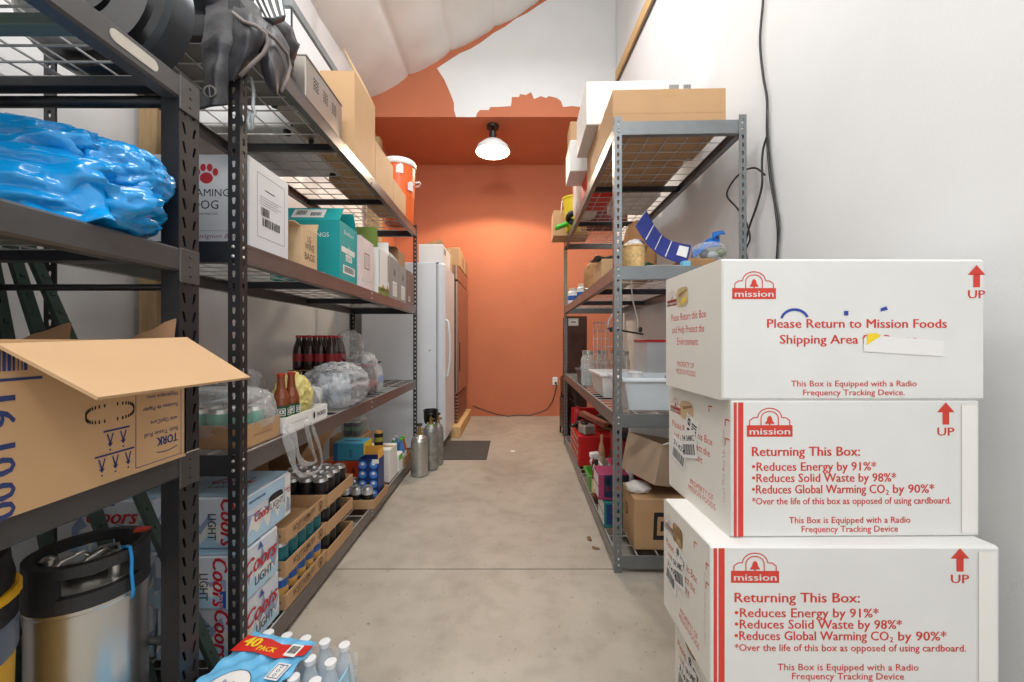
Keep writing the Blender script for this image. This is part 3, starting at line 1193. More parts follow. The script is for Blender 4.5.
t = thing('appliance_cabinet', 'white cabinet with grey top trim against the sloping ceiling', 'cabinet', (-1.345, 2.255, ZT), .01)
mb = MB(); mb.box(-.26, .26, -.3, .3, .02, .6, M_WPLAS, .006); mb.build('cabinet_body', t)
mb = MB(); mb.box(-.267, .267, -.306, .306, .6, .66, mat('grey_trim', (132, 136, 138), .4, .2), .008); mb.build('top_trim', t)
for sx in (-.22, .22):
    for sy in (-.26, .26):
        mb = MB(); mb.lathe([(.018, 0), (.018, .02)], M_BLACK, (sx, sy, 0), 10); mb.build('foot', t)
mb = MB(); mb.box(.262, .268, -.306, -.298, .02, .6, M_BLACK); mb.build('edge_strip', t)

M_SSB = mat('satin_steel_panel', (176, 168, 160), 0.36, 0.75, var=0.05, scale=6)
t = thing('countertop_appliance', 'low stainless steel appliance with three vent groups on top deck', 'appliance', (-.985, 1.93, ZT), .01)
mb = MB(); mb.box(-.085, .085, -.19, .19, .018, .215, M_SSB, .004)
f = face(mb, '+x', .17, .38, .215)
mb.build('housing', t)
for g_ in range(3):
    for k in range(3):
        mb = MB()
        f = face(mb, '+x', .17, .38, .215)
        for q in range(4):
            a, b = .07 + g_ * .095 + k * .017, .112 + q * .015
            f.poly([(a, b), (a + .012, b), (a + .014, b + .008), (a + .002, b + .008)], M_BLK, 1)
        mb.build('vent', t)
mb = MB(); mb.box(-.087, .089, -.192, .192, .212, .22, M_SSB, .002); mb.build('lid', t)
for sx in (-.065, .065):
    for sy in (-.165, .165):
        mb = MB(); mb.lathe([(.012, 0), (.014, .018)], M_BLACK, (sx, sy, 0), 10); mb.build('foot', t)

# orange drum cooler
M_OCOOL = mat('orange_cooler_plastic', (232, 104, 38), 0.42, var=0.03)
t = thing('drink_cooler', 'orange drum cooler with a white lid at the end of top deck', 'cooler', (-1.0, 3.535, ZT))
mb = MB(); mb.lathe([(.118, 0), (.122, .02), (.13, .2), (.131, .21), (.133, .22), (.14, .46), (.142, .49)], M_OCOOL, seg=28); mb.build('drum', t)
mb = MB(); mb.lathe([(.146, .49), (.15, .5), (.15, .525), (.145, .54), (.1, .548), (0, .55)], M_WPLAS, seg=28); mb.build('lid', t)
for an in (-2.05, .25):
    mb = MB()
    c, s = math.cos(an), math.sin(an)
    P = lambda r, tt, z: (r * c - tt * s, r * s + tt * c, z)
    mb.tube([P(.135, -.05, .36), P(.175, -.045, .37), P(.185, 0, .375), P(.175, .045, .37), P(.135, .05, .36)], .009, M_WPLAS)
    mb.build('carry_handle', t)
for an, z in ((-1.25, .40), (-.55, .27)):
    mb = MB()
    c, s = math.cos(an), math.sin(an)
    o = Vector((.141 * c, .141 * s, z))
    u, v = Vector((-s, c, 0)), Vector((0, 0, 1))
    mb.prism([o + u * x + v * y for x, y in ((-.03, 0), (.03, 0), (.03, .07), (.01, .085), (-.03, .06))], (c * .002, s * .002, 0), M_WPAPER)
    mb.build('sticker', t)['label'] = 'white torn sticker'

# ---------------------------------------------------------------- kraft tissue carton with its lid flap out over the aisle
bw, bd, bh = .46, .43, .298
t = thing('tissue_carton', 'big kraft carton with blue print and lid flap open over the aisle', 'box', (-.84 - bw / 2, .815, R1T[0] + .001))
mb = MB()
tt = .005
mb.box(-bw / 2, bw / 2, -bd / 2, bd / 2, 0, tt, M_KRAFT2)
for a, b, c, d in ((-bw / 2, bw / 2, -bd / 2, -bd / 2 + tt), (-bw / 2, bw / 2, bd / 2 - tt, bd / 2), (-bw / 2, -bw / 2 + tt, -bd / 2, bd / 2), (bw / 2 - tt, bw / 2, -bd / 2, bd / 2)):
    mb.box(a, b, c, d, tt, bh, M_KRAFT2)
f = face(mb, '+x', bw, bd, bh)
B = M_BLUEINK
# u = Y - .60 ; rows of figures read downwards
f.text('16', .042, .178, .034, B, .05, rot=-90, bold=.03)
f.text('10', .042, .098, .034, B, .05, rot=-90, bold=.03)
f.text('00', .042, .03, .034, B, .06, rot=-90, bold=.03)
f.barcode(.0, .235, .105, .285, B, None, 1, 12)
f.rect(0, .228, .115, .233, B)
for k in range(34):
    a = 2 * PI * k / 34
    c, s = math.cos(a), math.sin(a)
    x, y = math.copysign(abs(c) ** .55, c), math.copysign(abs(s) ** .7, s)
    f.poly([(.238 + .050 * x - .0016, .145 + .016 * y - .003), (.238 + .050 * x + .0016, .145 + .016 * y - .003), (.238 + .050 * x + .0016, .145 + .016 * y + .004), (.238 + .050 * x - .0016, .145 + .016 * y + .004)], M_BLK)
for a0, b0, n_ in ((.222, .106, 2), (.205, .057, 3)):
    w_ = .028 * n_
    f.rect(a0, b0, a0 + w_, b0 + .004, B)
    for k in range(n_):
        c = a0 + .014 + k * .028
        f.stroke([(c - .006, b0 - .004), (c, b0 - .026)], .003, B)
        f.stroke([(c + .006, b0 - .004), (c, b0 - .026)], .003, B)
        f.poly([(c - .006, b0 - .024), (c + .006, b0 - .024), (c, b0 - .032)], B)
        f.disc(c, b0 - .038, .002, .002, B)
f.rect(.292, .01, .2935, bh, B)
f.rect(.292, .01, .415, .0115, B)
f.rect(.414, .01, .4155, bh, B)
f.text('TORK', .375, .066, .02, M_BLUEINK, .058, rot=180, bold=.04)
f.stroke([(.345, .032), (.36, .029), (.38, .029), (.404, .034)], .002, B)
for k, (s, w_) in enumerate((('Bath Tissue Roll', .09), ('with OptiCore', .075), ('Rouleau de Papier', .095), ('Hygienique avec', .085), ('Rollo de papel', .08), ('higienico', .05))):
    f.text(s, .404, .082 + k * .027 + (.006 if k > 1 else 0) + (.006 if k > 3 else 0), .010, B, w_, 'l', rot=180)
mb.build('carton_body', t)
mb = MB()
P = [(bw / 2, -.165, bh - .012), (bw / 2, bd / 2, bh + .002), (bw / 2 + .16, bd / 2 + .005, bh - .101), (bw / 2 + .16, -.160, bh - .1)]
mb.prism(P, (.003, 0, .005), mat('flap_cardboard', (196, 160, 120), .72, var=.02))
mb.build('lid_flap', t)
for (xa, xb, zt, dy) in ((-.19, -.07, .045, .01), (.09, .2, .055, .012)):
    mb = MB()
    y = bd / 2 - tt
    mb.prism([(xa, y, bh), (xb, y, bh), (xb - .004, y + dy, bh + zt), (xb - .03, y + dy, bh + zt * .85), (xa + .05, y + dy, bh + zt * .5), (xa + .02, y + dy, bh + zt * .35)], (0, tt, 0), M_KRAFTD)
    mb.build('torn_flap', t)

# ================================================================ beer cases on the left rack's floor deck
M_CPALE = mat('silver_blue_card', (214, 220, 230), 0.32, var=0.05, scale=7)
M_CBLUE = mat('ice_blue_print', (176, 208, 230), 0.35, var=0.05)
M_CMID = mat('slate_blue_print', (148, 164, 194), 0.4, var=0.1)
M_CDEEP = mat('royal_blue_print', (40, 90, 170), 0.4, var=0)
M_CRED = mat('beer_red', (196, 34, 48), 0.45, var=0)
M_CGREY = mat('dark_grey_ink', (70, 74, 84), 0.5, var=0)


def mountains(f, seed):
    rr = random.Random(seed)
    w, h = f.w, f.h
    for lay, (m, base, amp) in enumerate(((M_CMID, .55, .4), (M_WPAPER, .42, .42), (M_CBLUE, .22, .3)), 1):
        pts = [(0.002, .004)]
        n = 9
        for k in range(n + 1):
            pts.append((max(.002, min(w - .002, w * k / n)), min(h - .004, h * (base + amp * (rr.random() - .5) + (.14 if k % 2 else -.1)))))
        pts.append((w - .002, .004))
        for k in range(1, n + 1):
            f.poly([(pts[k][0], .004), (pts[k + 1][0], .004), pts[k + 1], pts[k]], m, lay)


def coors(f, a, b, s, rot=0.0, lay=5):
    R = math.radians(rot)
    q = lambda x, y: (a + x * math.cos(R) - y * math.sin(R), b + x * math.sin(R) + y * math.cos(R))
    f.text('Coors', *q(0, 0), s * .30, M_CRED, s, rot=rot, bold=.03, shear=.35, lay=lay)
    f.text('LIGHT', *q(s * .08, -s * .27), s * .17, M_CGREY, s * .55, rot=rot, bold=.012, lay=lay)
    f.poly([q(-s * .12, s * .36), q(s * .06, s * .36), q(-.03 * s, s * .5)], M_CDEEP, lay)


def beer_case(label, loc, w, d, h, rot, kind, seed):
    t = thing('beer_case', label, 'beer case', loc, rot, 'light beer cases on the floor deck')
    mb = MB()
    mb.box(-w / 2, w / 2, -d / 2, d / 2, 0, h, M_CPALE, .006)
    for s in ('+x', '-y', '+z'):
        f = face(mb, s, w, d, h)
        mountains(f, seed + len(s) + ord(s[1]))
        if s == '+z':
            f.rect(.006, .006, f.w - .006, f.h - .006, M_CBLUE, 4)
            coors(f, f.w * .5, f.h * .45, f.w * .55)
    f = face(mb, '+x', w, d, h)
    if kind == 'top':
        f.rect(0.004, h - .05, d - .004, h - .006, M_CBLUE, 4)
        f.text('BORN IN THE ROCKIES', .012, h - .03, .008, M_CDEEP, .09, 'l', bold=.02, lay=6)
        f.text('Coors', d * .30, h * .40, h * .2, M_CRED, d * .3, bold=.02, shear=.35, lay=7)
        # the carry slot between the words
        c = (d * .62, h * .62)
        f.poly([(c[0] + d * .17 * math.copysign(abs(math.cos(x)) ** .5, math.cos(x)), c[1] + h * .12 * math.sin(x) + .09 * d * math.cos(x) * 0) for x in [2 * PI * k / 18 for k in range(18)]], M_BLK, 6)
        f.rect(d * .47, h * .40, d * .80, h * .60, M_WPAPER, 7)
        f.text('LIGHT', d * .635, h * .43, h * .13, M_CGREY, d * .3, bold=.015, lay=8)
        f.rect(d * .84, .006, d - .004, h - .006, M_WPAPER, 5)
        coors(f, d * .92, h * .62, d * .14, 0, 7)
        f.poly([(d * .86, .02), (d * .98, .02), (d * .95, .07), (d * .89, .08)], M_CMID, 6)
    else:
        coors(f, d * .52, h * .44, d * .82)
    f = face(mb, '-y', w, d, h)
    if kind == 'left':
        coors(f, w * .5, h * .55, w * .6)
    else:
        coors(f, w * .70, h * .5, h * .92, -90)
        if kind == 'mid':
            f.rect(w * .86, .004, w - .004, h - .006, M_WPAPER, 5)
            f.rect(w * .78, .004, w * .86, h * .35, M_CDEEP, 5)
            f.text('12 OZ', w * .82, .03, .012, M_WPAPER, h * .25, rot=90, lay=7)
    mb.build('carton', t)
    if kind == 'top':
        mb = MB()
        f = face(mb, '+z', w, d, h)
        f.frame(w * .3, d * .3, w * .7, d * .7, .004, M_CGREY, 6)
        mb.build('carry_tab', t)
    return t


z0 = LT[0] + .001
hh = .17
beer_case('light beer case with a carry slot, top of the aisle-side beer stack', (-1.02, 1.462, z0 + 2 * hh + .006), .27, .27, hh, .01, 'top', 3)
beer_case('light beer case with large red lettering, middle of the aisle-side stack', (-1.015, 1.395, z0 + hh + .003), .27, .22, hh, .01, 'mid', 5)
beer_case('light beer case on the wire deck, bottom of the aisle-side beer stack', (-1.017, 1.405, z0), .27, .22, hh, .01, 'low', 9)
beer_case('light beer case on top of the wall-side beer stack', (-1.303, 1.44, z0 + 2 * hh + .006), .27, .27, hh, .01, 'left', 13)
beer_case('light beer case in the middle of the wall-side beer stack', (-1.303, 1.44, z0 + hh + .003), .27, .27, hh, .01, 'left', 17)
beer_case('light beer case on the wire deck under the wall-side beer stack', (-1.303, 1.44, z0), .27, .27, hh, .01, 'left', 21)

# ================================================================ drinks: prototypes
CAN_R, CAN_H = .0325, .122


def can_mesh(name, label, group, body, band=None, letters=None, r=CAN_R, h=CAN_H, top=None):
    mb = MB()
    top = top or M_ALU
    band = band or body
    mb.lathe([(r * .78, 0, top), (r * .98, .008, body), (r, .014, body), (r, h * .36, band), (r, h * .62, body), (r, h - .016, top), (r * .84, h - .003, top), (r * .84, h, top),
              (r * .76, h, top), (r * .76, h - .004, top), (0, h - .004)], body, seg=16)
    o = mb.build(name)
    return tag(o, label, 'can', group)


def spread(proto, spots, first=True):
    """the prototype takes the first spot, copies take the rest"""
    out = []
    for i, p in enumerate(spots):
        o = proto if (i == 0 and first) else proto.copy()
        if o is not proto:
            COL.objects.link(o)
        o.location = p
        o.rotation_euler = (0, 0, (i * 2.4) % 6.28)
        out.append(o)
    return out


def bottle(name, label, group, glass, lab, cap, r=.033, h=.235, neck=.013, neckz=.68, cat='bottle', film_top=None):
    """bottle thing with body, label and cap parts"""
    t = thing(name, label, cat, (0, 0, 0), 0, group)
    mb = MB()
    mb.lathe([(r * .9, 0), (r, .012), (r, h * .2), (r * .96, h * .3), (r, h * .45), (r, h * .52), (r * .8, h * neckz), (neck * 1.15, h * .84), (neck, h * .9), (neck, h * .94)], glass, seg=14)
    mb.build('bottle_body', t)
    mb = MB(); mb.lathe([(r + .0006, h * .24), (r + .0006, h * .46)], lab, seg=14); mb.build('bottle_label', t)
    mb = MB(); mb.lathe([(neck * 1.2, h * .93), (neck * 1.25, h * .995), (0, h)], cap, seg=12); mb.build('cap', t)
    return t


def spread_things(proto, spots):
    for i, p in enumerate(spots):
        if i == 0:
            proto.location = p
        else:
            dup(proto, p, (i * 1.7) % 6.28)


Z1 = LT[1] + .0012
M_COLA = mat('cola_brown', (46, 20, 18), 0.12, var=0.05, spec=.7)
M_COLAL = mat('cola_red_label', (150, 34, 40), 0.4, var=0.05)
M_AMBER = mat('amber_glass', (122, 58, 24), 0.1, var=0.05, spec=.7)
M_GLABEL = mat('green_beer_label', (18, 70, 40), 0.5, var=0.05)
M_GBRIGHT = mat('bright_green', (84, 190, 50), 0.5, var=0.02)
M_TEALC = mat('sea_green_can', (96, 178, 156), 0.35, .3, var=0.1)
M_WATER = film('water_bottle_plastic', (226, 234, 242), .5, .12, .25, 24)

# ---- cut kraft tray of cans under cling film, next to the near post
t = thing('drink_tray', 'kraft tray of teal cans under torn cling film by the near post', 'tray', (-1.08, 1.425, Z1), .009)
mb = MB()
w, d, h = .39, .20, .078
mb.box(-w / 2, w / 2, -d / 2, d / 2, 0, .004, M_KRAFTD)
for a, b, c, e in ((-w / 2, w / 2, -d / 2, -d / 2 + .004), (-w / 2, w / 2, d / 2 - .004, d / 2), (-w / 2, -w / 2 + .004, -d / 2, d / 2), (w / 2 - .004, w / 2, -d / 2, d / 2)):
    mb.box(a, b, c, e, .004, h, M_KRAFTD if c < -d / 2 + .001 and e < 0 else M_KRAFT)
f = face(mb, '+x', w, d, h)
f.rect(d * .2, h * .42, d * .75, h * .50, M_KRAFTD)
mb.build('tray_body', t)
mb = MB(); mb.blob((0, 0, .105), (.19, .102, .085), M_FILM, 3, .2, 2.4, 4, sq=.55, ridge=True); mb.build('cling_film', t)
spread(can_mesh('drink_can', 'sea green can standing under film in the kraft tray by the near post', 'cans in the filmed tray', M_TEALC, M_TEALC),
       [(-1.235 + .074 * i, 1.38 + .075 * j, Z1 + .0045) for i in range(5) for j in range(2)])

# ---- white beer flat with two amber bottles
t = open_box('beer_flat', 'white cardboard beer flat at the shelf edge with amber bottles in it', 'tray', (-.995, 1.725, Z1), .235, .355, .062, M_WPAPER, .009, None)
mb = MB()
f = Face(mb, (-.995 + .1208, 1.5475, Z1), (-.009, 1, 0), (0, 0, 1), .355, .062)
f.text('TAORITO', .29, .022, .018, M_BLK, .085, bold=.01)
f.disc(.225, .032, .008, .016, M_BLK)
f.text('LAS CERVEZAS MAS FINAS', .105, .03, .006, M_GREYC, .14)
f2 = Face(mb, (-1.1125, 1.5448, Z1), (1, .009, 0), (0, 0, 1), .235, .062)
f2.text('TA', .19, .018, .016, M_BLK, .03, bold=.02)
o = mb.build('printing', None)
o.parent = t
o.matrix_parent_inverse = (Matrix.Translation((-.995, 1.725, Z1)) @ Matrix.Rotation(.009, 4, 'Z')).inverted()
b = thing('beer_bottle', 'amber beer bottle with green double X label, nearer of the two', 'bottle', (-.918, 1.59, Z1 + .005), .6, 'amber bottles in the white flat')
mb = MB()
mb.lathe([(.027, 0), (.0305, .008), (.0305, .115), (.029, .13), (.017, .165), (.0135, .2), (.0135, .216)], M_AMBER, seg=18); mb.build('bottle_body', b)
mb = MB()
mb.lathe([(.0312, .03, M_GBRIGHT), (.0312, .05, M_GLABEL), (.0312, .10)], M_GLABEL, seg=18)
for an in (-1.6, -.6, .4):
    c, s = math.cos(an), math.sin(an)
    f = Face(mb, Vector((.0318 * c, .0318 * s, 0)) - Vector((-s, c, 0)) * .02, (-s, c, 0), (0, 0, 1), .04, .1)
    f.frame(.006, .062, .034, .09, .002, M_WPAPER, 3)
    f.text('XX', .02, .068, .016, M_WPAPER, .022, bold=.03, lay=3)
    f.stroke([(.01, .055), (.018, .035), (.032, .058)], .006, M_GBRIGHT, 3)
mb.build('bottle_label', b)
mb = MB(); mb.lathe([(.0155, .214), (.016, .224), (.012, .2265), (0, .2265)], mat('red_crown_cap', (170, 50, 30), .4, .3), seg=14); mb.build('crown_cap', b)
dup(b, (-.916, 1.66, Z1 + .005), .45, 'amber beer bottle with green double X label, farther of the two')
mb = MB(); mb.blob((0, 0, .10), (.062, .095, .10), film('pale_yellow_film', (240, 224, 140), .35, .2, .9, 26), 5, .34, 3.0, 5, zmin=0.0, ridge=True)
tag(mb.build('plastic_bag', None, (-.985, 1.80, Z1 + .005)), 'pale yellow plastic bag bulging up out of the white beer flat', 'bag')
mb = MB()
for (p, q) in (((-.0, .0), 1), ((.03, .05), -1)):
    mb.sheet([[(-.02 + p[0], -.06, .0), (0 + p[0], 0, .0), (-.02 + p[0], .07, .0)], [(.02 + p[0], -.05, .07), (.03, 0, .075), (.01, .06, .07)], [(0, -.03, .14), (.03, 0, .13), (0, .04, .14)]], M_FILM, 6, .002, .02, 3)
tag(mb.build('plastic_bag', None, (-.965, 1.955, Z1 + .003)), 'empty clear carrier bag standing beyond the white beer flat', 'bag')

# hanging clear carrier handle over the shelf edge
mb = MB()
P = [(284, 436), (287, 450), (289, 463), (296, 473), (307, 475), (319, 471), (323, 462), (318, 446), (311, 432), (308, 424), (304, 421), (309, 437), (315, 452), (317, 461), (309, 464), (300, 463), (294, 455), (292, 440), (290, 428), (286, 426)]
pp = []
for i, (x, y) in enumerate(P):
    Y = 400 * .838 / (512 - x)
    pp.append(at(x, y, Y) + Vector((.012 * math.sin(i * .9) + .004, 0, 0)))
qq = []
for i in range(len(pp)):
    a_, b_, c_, d_ = pp[i - 1], pp[i], pp[(i + 1) % len(pp)], pp[(i + 2) % len(pp)]
    for k in range(5):
        u_ = k / 5
        qq.append(0.5 * ((2 * b_) + (c_ - a_) * u_ + (2 * a_ - 5 * b_ + 4 * c_ - d_) * u_ ** 2 + (3 * b_ - a_ - 3 * c_ + d_) * u_ ** 3))
mb.tube(qq, [.011 + .004 * math.sin(i * .37) for i in range(len(qq))], M_FILM, 10, closed=True, flat=.4)
tag(mb.build('carrier_bag', None), 'clear plastic bag handle hanging over the shelf edge', 'bag')

# ---- cola packs and loose wraps
cola = bottle('cola_bottle', 'dark cola bottle with red label in the wrapped pack behind the white flat', 'cola bottles behind the white flat', M_COLA, M_COLAL, M_COLAL, .031, .215)
spread_things(cola, [(-1.19 - .068 * i, 1.60 + .068 * j, Z1) for j in range(4) for i in range(3)])
mb = MB(); mb.blob((0, 0, .13), (.13, .2, .105), M_FILMG, 6, .18, 2.6, 4, sq=.6, ridge=True)
tag(mb.build('shrink_wrap', None, (-1.27, 1.70, Z1)), 'loose clear wrap over the cola bottles behind the white flat', 'wrap')
mb = MB(); mb.blob((0, 0, .11), (.15, .22, .118), M_FILMG, 9, .3, 3.0, 5, zmin=.0, ridge=True)
tag(mb.build('shrink_wrap', None, (-.985, 2.24, Z1)), 'big crumpled grey heap of clear wrap on the open shelf', 'wrap')
inner = bottle('water_bottle', 'clear bottle lying wrapped inside the crumpled grey heap of wrap', 'bottles under the grey wrap', M_WATER, mat('grey_label', (150, 160, 172), .5), M_BLACK, .03, .2)
spread_things(inner, [(-1.02 + .066 * i, 2.15 + .07 * j, Z1) for i in range(2) for j in range(3)])

lowp = bottle('cola_bottle', 'cola bottle in the lower layer of the two-layer pack by the wall', 'cola bottles of the lower layer', M_COLA, M_COLAL, M_COLAL, .033, .175)
spread_things(lowp, [(-1.13 - .068 * i, 2.50 + .068 * j, Z1) for i in range(4) for j in range(4)])
mb = MB(); mb.box(-.15, .15, -.145, .145, 0, .004, M_KRAFTD)
tag(mb.build('card_divider', None, (-1.232, 2.602, Z1 + .176)), 'brown card sheet between the two layers of cola bottles', 'card')
upp = bottle('cola_bottle', 'cola bottle in the upper layer of the two-layer pack by the wall', 'cola bottles of the upper layer', M_COLA, M_COLAL, mat('red_cap', (190, 40, 44), .4), .033, .215)
spread_things(upp, [(-1.13 - .068 * i, 2.50 + .068 * j, Z1 + .181) for i in range(4) for j in range(3)])
mb = MB(); mb.blob((0, 0, .11), (.075, .12, .10), M_FILM, 15, .25, 2.2, 4, ridge=True)
tag(mb.build('shrink_wrap', None, (-1.085, 2.68, Z1 + .22)), 'torn clear wrap sagging off the upper cola bottles', 'wrap')
frontp = bottle('cola_bottle', 'cola bottle in the wrapped pack at the front of the shelf', 'cola bottles of the front pack', M_COLA, M_COLAL, M_COLAL, .032, .2)
spread_things(frontp, [(-.985 - .066 * i, 2.68 + .066 * j, Z1) for i in range(2) for j in range(3)])
mb = MB(); mb.blob((0, 0, .125), (.085, .125, .15), M_FILM, 12, .18, 2.4, 4, sq=.7, zmin=.0, ridge=True)
tag(mb.build('shrink_wrap', None, (-1.02, 2.745, Z1)), 'clear wrap around the front pack of cola bottles', 'wrap')
wb = bottle('water_bottle', 'clear water bottle at the far end beyond the cola packs', 'water bottles at the far end', M_WATER, mat('pale_blue_label', (150, 170, 214), .5), mat('dark_cap', (60, 66, 90), .5), .031, .205)
spread_things(wb, [(-1.02, 3.02, Z1), (-1.085, 3.05, Z1), (-1.03, 3.10, Z1), (-1.10, 3.13, Z1), (-1.16, 3.04, Z1)])

# ================================================================ floor deck of the long rack
Z0 = LT[0] + .0012
M_SCUT = mat('dark_stamp_ink', (52, 34, 24), .7, var=0)


def can_tray(label, loc, w, d, h, rot, words=True, lug=True, m=None):
    """shallow kraft tray; the aisle wall carries the printing"""
    m = m or M_KRAFT
    t_ = .004

    def pr(mb):
        f = face(mb, '+x', w, d, h)
        if words:
            f.text('SCUTTLEBUTT', d * .43, h * .40, .020, M_SCUT, d * .54, bold=.02)
            f.text('BREWING COMPANY', d * .43, h * .2, .007, M_SCUT, d * .34)
            f.ring(d * .86, h * .5, .021, .021, .003, M_SCUT)
            f.ring(d * .86, h * .5, .014, .014, .0015, M_SCUT)
            f.poly([(d * .86 - .007, h * .35), (d * .86 + .007, h * .35), (d * .86, h * .72)], M_SCUT)
            f2 = face(mb, '-y', w, d, h)
            f2.text('CA', w * .9, h * .4, .01, M_SCUT, .02)
    return open_box('can_tray', label, 'tray', loc, w, d, h, m, rot, pr, (), 'kraft can trays on the floor deck')


TX = -1.005
dz = .128
for k, lab in enumerate(('kraft printed can tray at the bottom of the near tray stack', 'kraft printed can tray in the middle of the near tray stack', 'empty kraft printed tray on top of the near tray stack')):
    can_tray(lab, (TX, 1.70, Z0 + k * dz), .27, .33, .058, .009)
M_BCAN = mat('royal_blue_can', (42, 92, 168), .35, .3, var=.3, scale=30)
M_TCAN = mat('deep_teal_can', (30, 106, 116), .35, .3, var=.3, scale=30)
M_KCAN = mat('black_can', (30, 30, 32), .35, .2, var=.3, scale=40)
M_GOLD = mat('gold_band', (214, 170, 90), .4, .3, var=.1)
M_SCAN = mat('silver_white_can', (206, 208, 212), .32, .5, var=.12, scale=40)
spots = lambda x, y0, z, nx, ny: [(x - .068 * i, y0 + .0665 * j, z + .0045) for j in range(ny) for i in range(nx)]
spread(can_mesh('drink_can', 'royal blue can with gold band in the bottom tray of the near stack', 'blue cans in the bottom tray', M_BCAN, M_GOLD), spots(-.912, 1.568, Z0, 2, 5))
spread(can_mesh('drink_can', 'deep teal can in the middle tray of the near stack', 'teal cans in the middle tray', M_TCAN, M_TCAN), spots(-.912, 1.568, Z0 + dz, 2, 5))
for k, lab in enumerate(('plain kraft tray at the bottom of the far tray stack', 'plain kraft tray in the middle of the far tray stack', 'plain kraft tray of black cans on top of the far tray stack')):
    can_tray(lab, (TX - .02, 2.025, Z0 + k * dz), .32, .30, .056, .009, False)
proto = can_mesh('drink_can', 'black can in the top tray of the far stack', 'black cans in the top tray', M_KCAN, M_KCAN)
spread(proto, spots(-.915, 1.915, Z0 + 2 * dz, 4, 4))
proto = can_mesh('drink_can', 'black can in the lower trays of the far stack', 'black cans in the lower trays', M_KCAN, M_KCAN)
spread(proto, spots(-.91, 1.92, Z0, 2, 3) + spots(-.91, 1.92, Z0 + dz, 2, 3))
can_tray('kraft tray of silver cans at the deck edge, in front of the orange box', (-.985, 2.60, Z0), .27, .28, .055, .009, False)
proto = can_mesh('drink_can', 'silver and white can in the tray in front of the orange box', 'silver cans in the edge tray', M_SCAN, M_KCAN)
spread(proto, [(-.905 - .067 * i, 2.505, Z0 + .0045) for i in range(3)] + [(-1.045, 2.575, Z0 + .0045), (-1.045, 2.645, Z0 + .0045)])


def p_blue(mb):
    f = face(mb, '-y', .15, .125, .27)
    for i in range(2):
        for j in range(4):
            a, b = .03 + .07 * i, .02 + .062 * j
            f.disc(a + .01, b + .02, .026, .026, mat('print_blue', (70, 130, 214), .4), 2)
            f.disc(a + .01, b + .026, .012, .01, M_WPAPER, 3)
    f.rect(.1, .235, .145, .262, M_WPAPER, 3)


open_box('drink_carton', 'navy carton printed with blue cans, open top, standing in the silver can tray', 'box', (-.935, 2.66, Z0 + .0045), .13, .115, .26,
         mat('navy_card', (26, 54, 116), .45), .01, p_blue, [('+x', .05, -3, mat('amber_card', (232, 168, 70), .5)), ('+y', .06, 4, mat('amber_card', (232, 168, 70), .5))])


def p_ath(mb):
    f = face(mb, '-y', .28, .2, .2)
    f.text('ATHLETIC', .07, .10, .02, M_BLK, .12, bold=.02)
    f.poly([(.19, .115), (.205, .165), (.22, .115), (.212, .115), (.205, .14), (.198, .115)], M_BLK)
    f.rect(.155, .02, .16, .19, M_KRAFT2)
    g_ = face(mb, '+z', .28, .2, .2)
    g_.rect(.004, .004, .276, .196, mat('light_orange_card', (226, 134, 72), .5))


carton('drink_carton', 'orange beer carton lettered in black behind the silver cans', 'box', (-1.165, 2.87, Z0), .28, .2, .2, mat('orange_red_card', (214, 74, 40), .5), .01, p_ath, tape=False)


def p_cyan(mb):
    f = face(mb, '-y', .21, .17, .12)
    f.text('HAZY', .13, .05, .02, M_BLUEINK, .06, rot=90, bold=.02)
    f.rect(.0, .0, .03, .12, mat('print_blue2', (44, 110, 170), .5))
    g_ = face(mb, '+z', .21, .17, .12)
    g_.rect(.04, .075, .16, .095, M_BLUEINK)
    e = face(mb, '+x', .21, .17, .12)
    e.rect(0, 0, .17, .12, M_YELLOW)


carton('drink_carton', 'cyan and yellow beer carton stacked on top of the orange one', 'box', (-1.135, 2.86, Z0 + .204), .21, .17, .12, mat('cyan_card', (70, 168, 204), .5), .01, p_cyan, tape=False)
carton('drink_carton', 'white carton with a gold can on it, past the navy carton', 'box', (-1.015, 3.02, Z0), .24, .2, .24, M_WPAPER, .01, None)
mb_ = can_mesh('drink_can', 'single gold-topped green can standing on the white carton', None, M_KCAN, mat('olive_gold', (170, 170, 80), .4, .3), top=M_GOLD)
mb_.location = (-1.0, 3.0, Z0 + .241)
carton('carton', 'plain kraft carton at the back holding up the wrapped dark cans', 'box', (-1.27, 3.17, Z0), .24, .26, .30, M_KRAFT, .01)
proto = can_mesh('drink_can', 'dark green-banded can in the wrapped pack high at the back', 'wrapped dark cans at the back', M_KCAN, mat('can_green', (60, 120, 70), .4, .3))
spread(proto, [(-1.20 - .067 * i, 3.09 + .067 * j, Z0 + .301) for i in range(2) for j in range(3)])
mb = MB(); mb.blob((0, 0, .065), (.085, .12, .078), M_FILM, 21, .1, 2.5, 3, sq=.6); tag(mb.build('shrink_wrap', None, (-1.235, 3.157, Z0 + .302)), 'clear wrap round the dark cans high at the back', 'wrap')
carton('drink_carton', 'small white and green carton on the deck edge before the gas cylinders', 'box', (-.935, 3.20, Z0), .09, .12, .14, M_WPAPER, .01,
       lambda mb: face(mb, '+x', .09, .12, .14).rect(.01, .09, .11, .13, M_GBRIGHT), tape=False)
can_tray('low kraft tray of mixed bottles at the far end of the floor deck', (-.995, 3.43, Z0), .22, .26, .075, .009, False, m=M_KRAFTD)
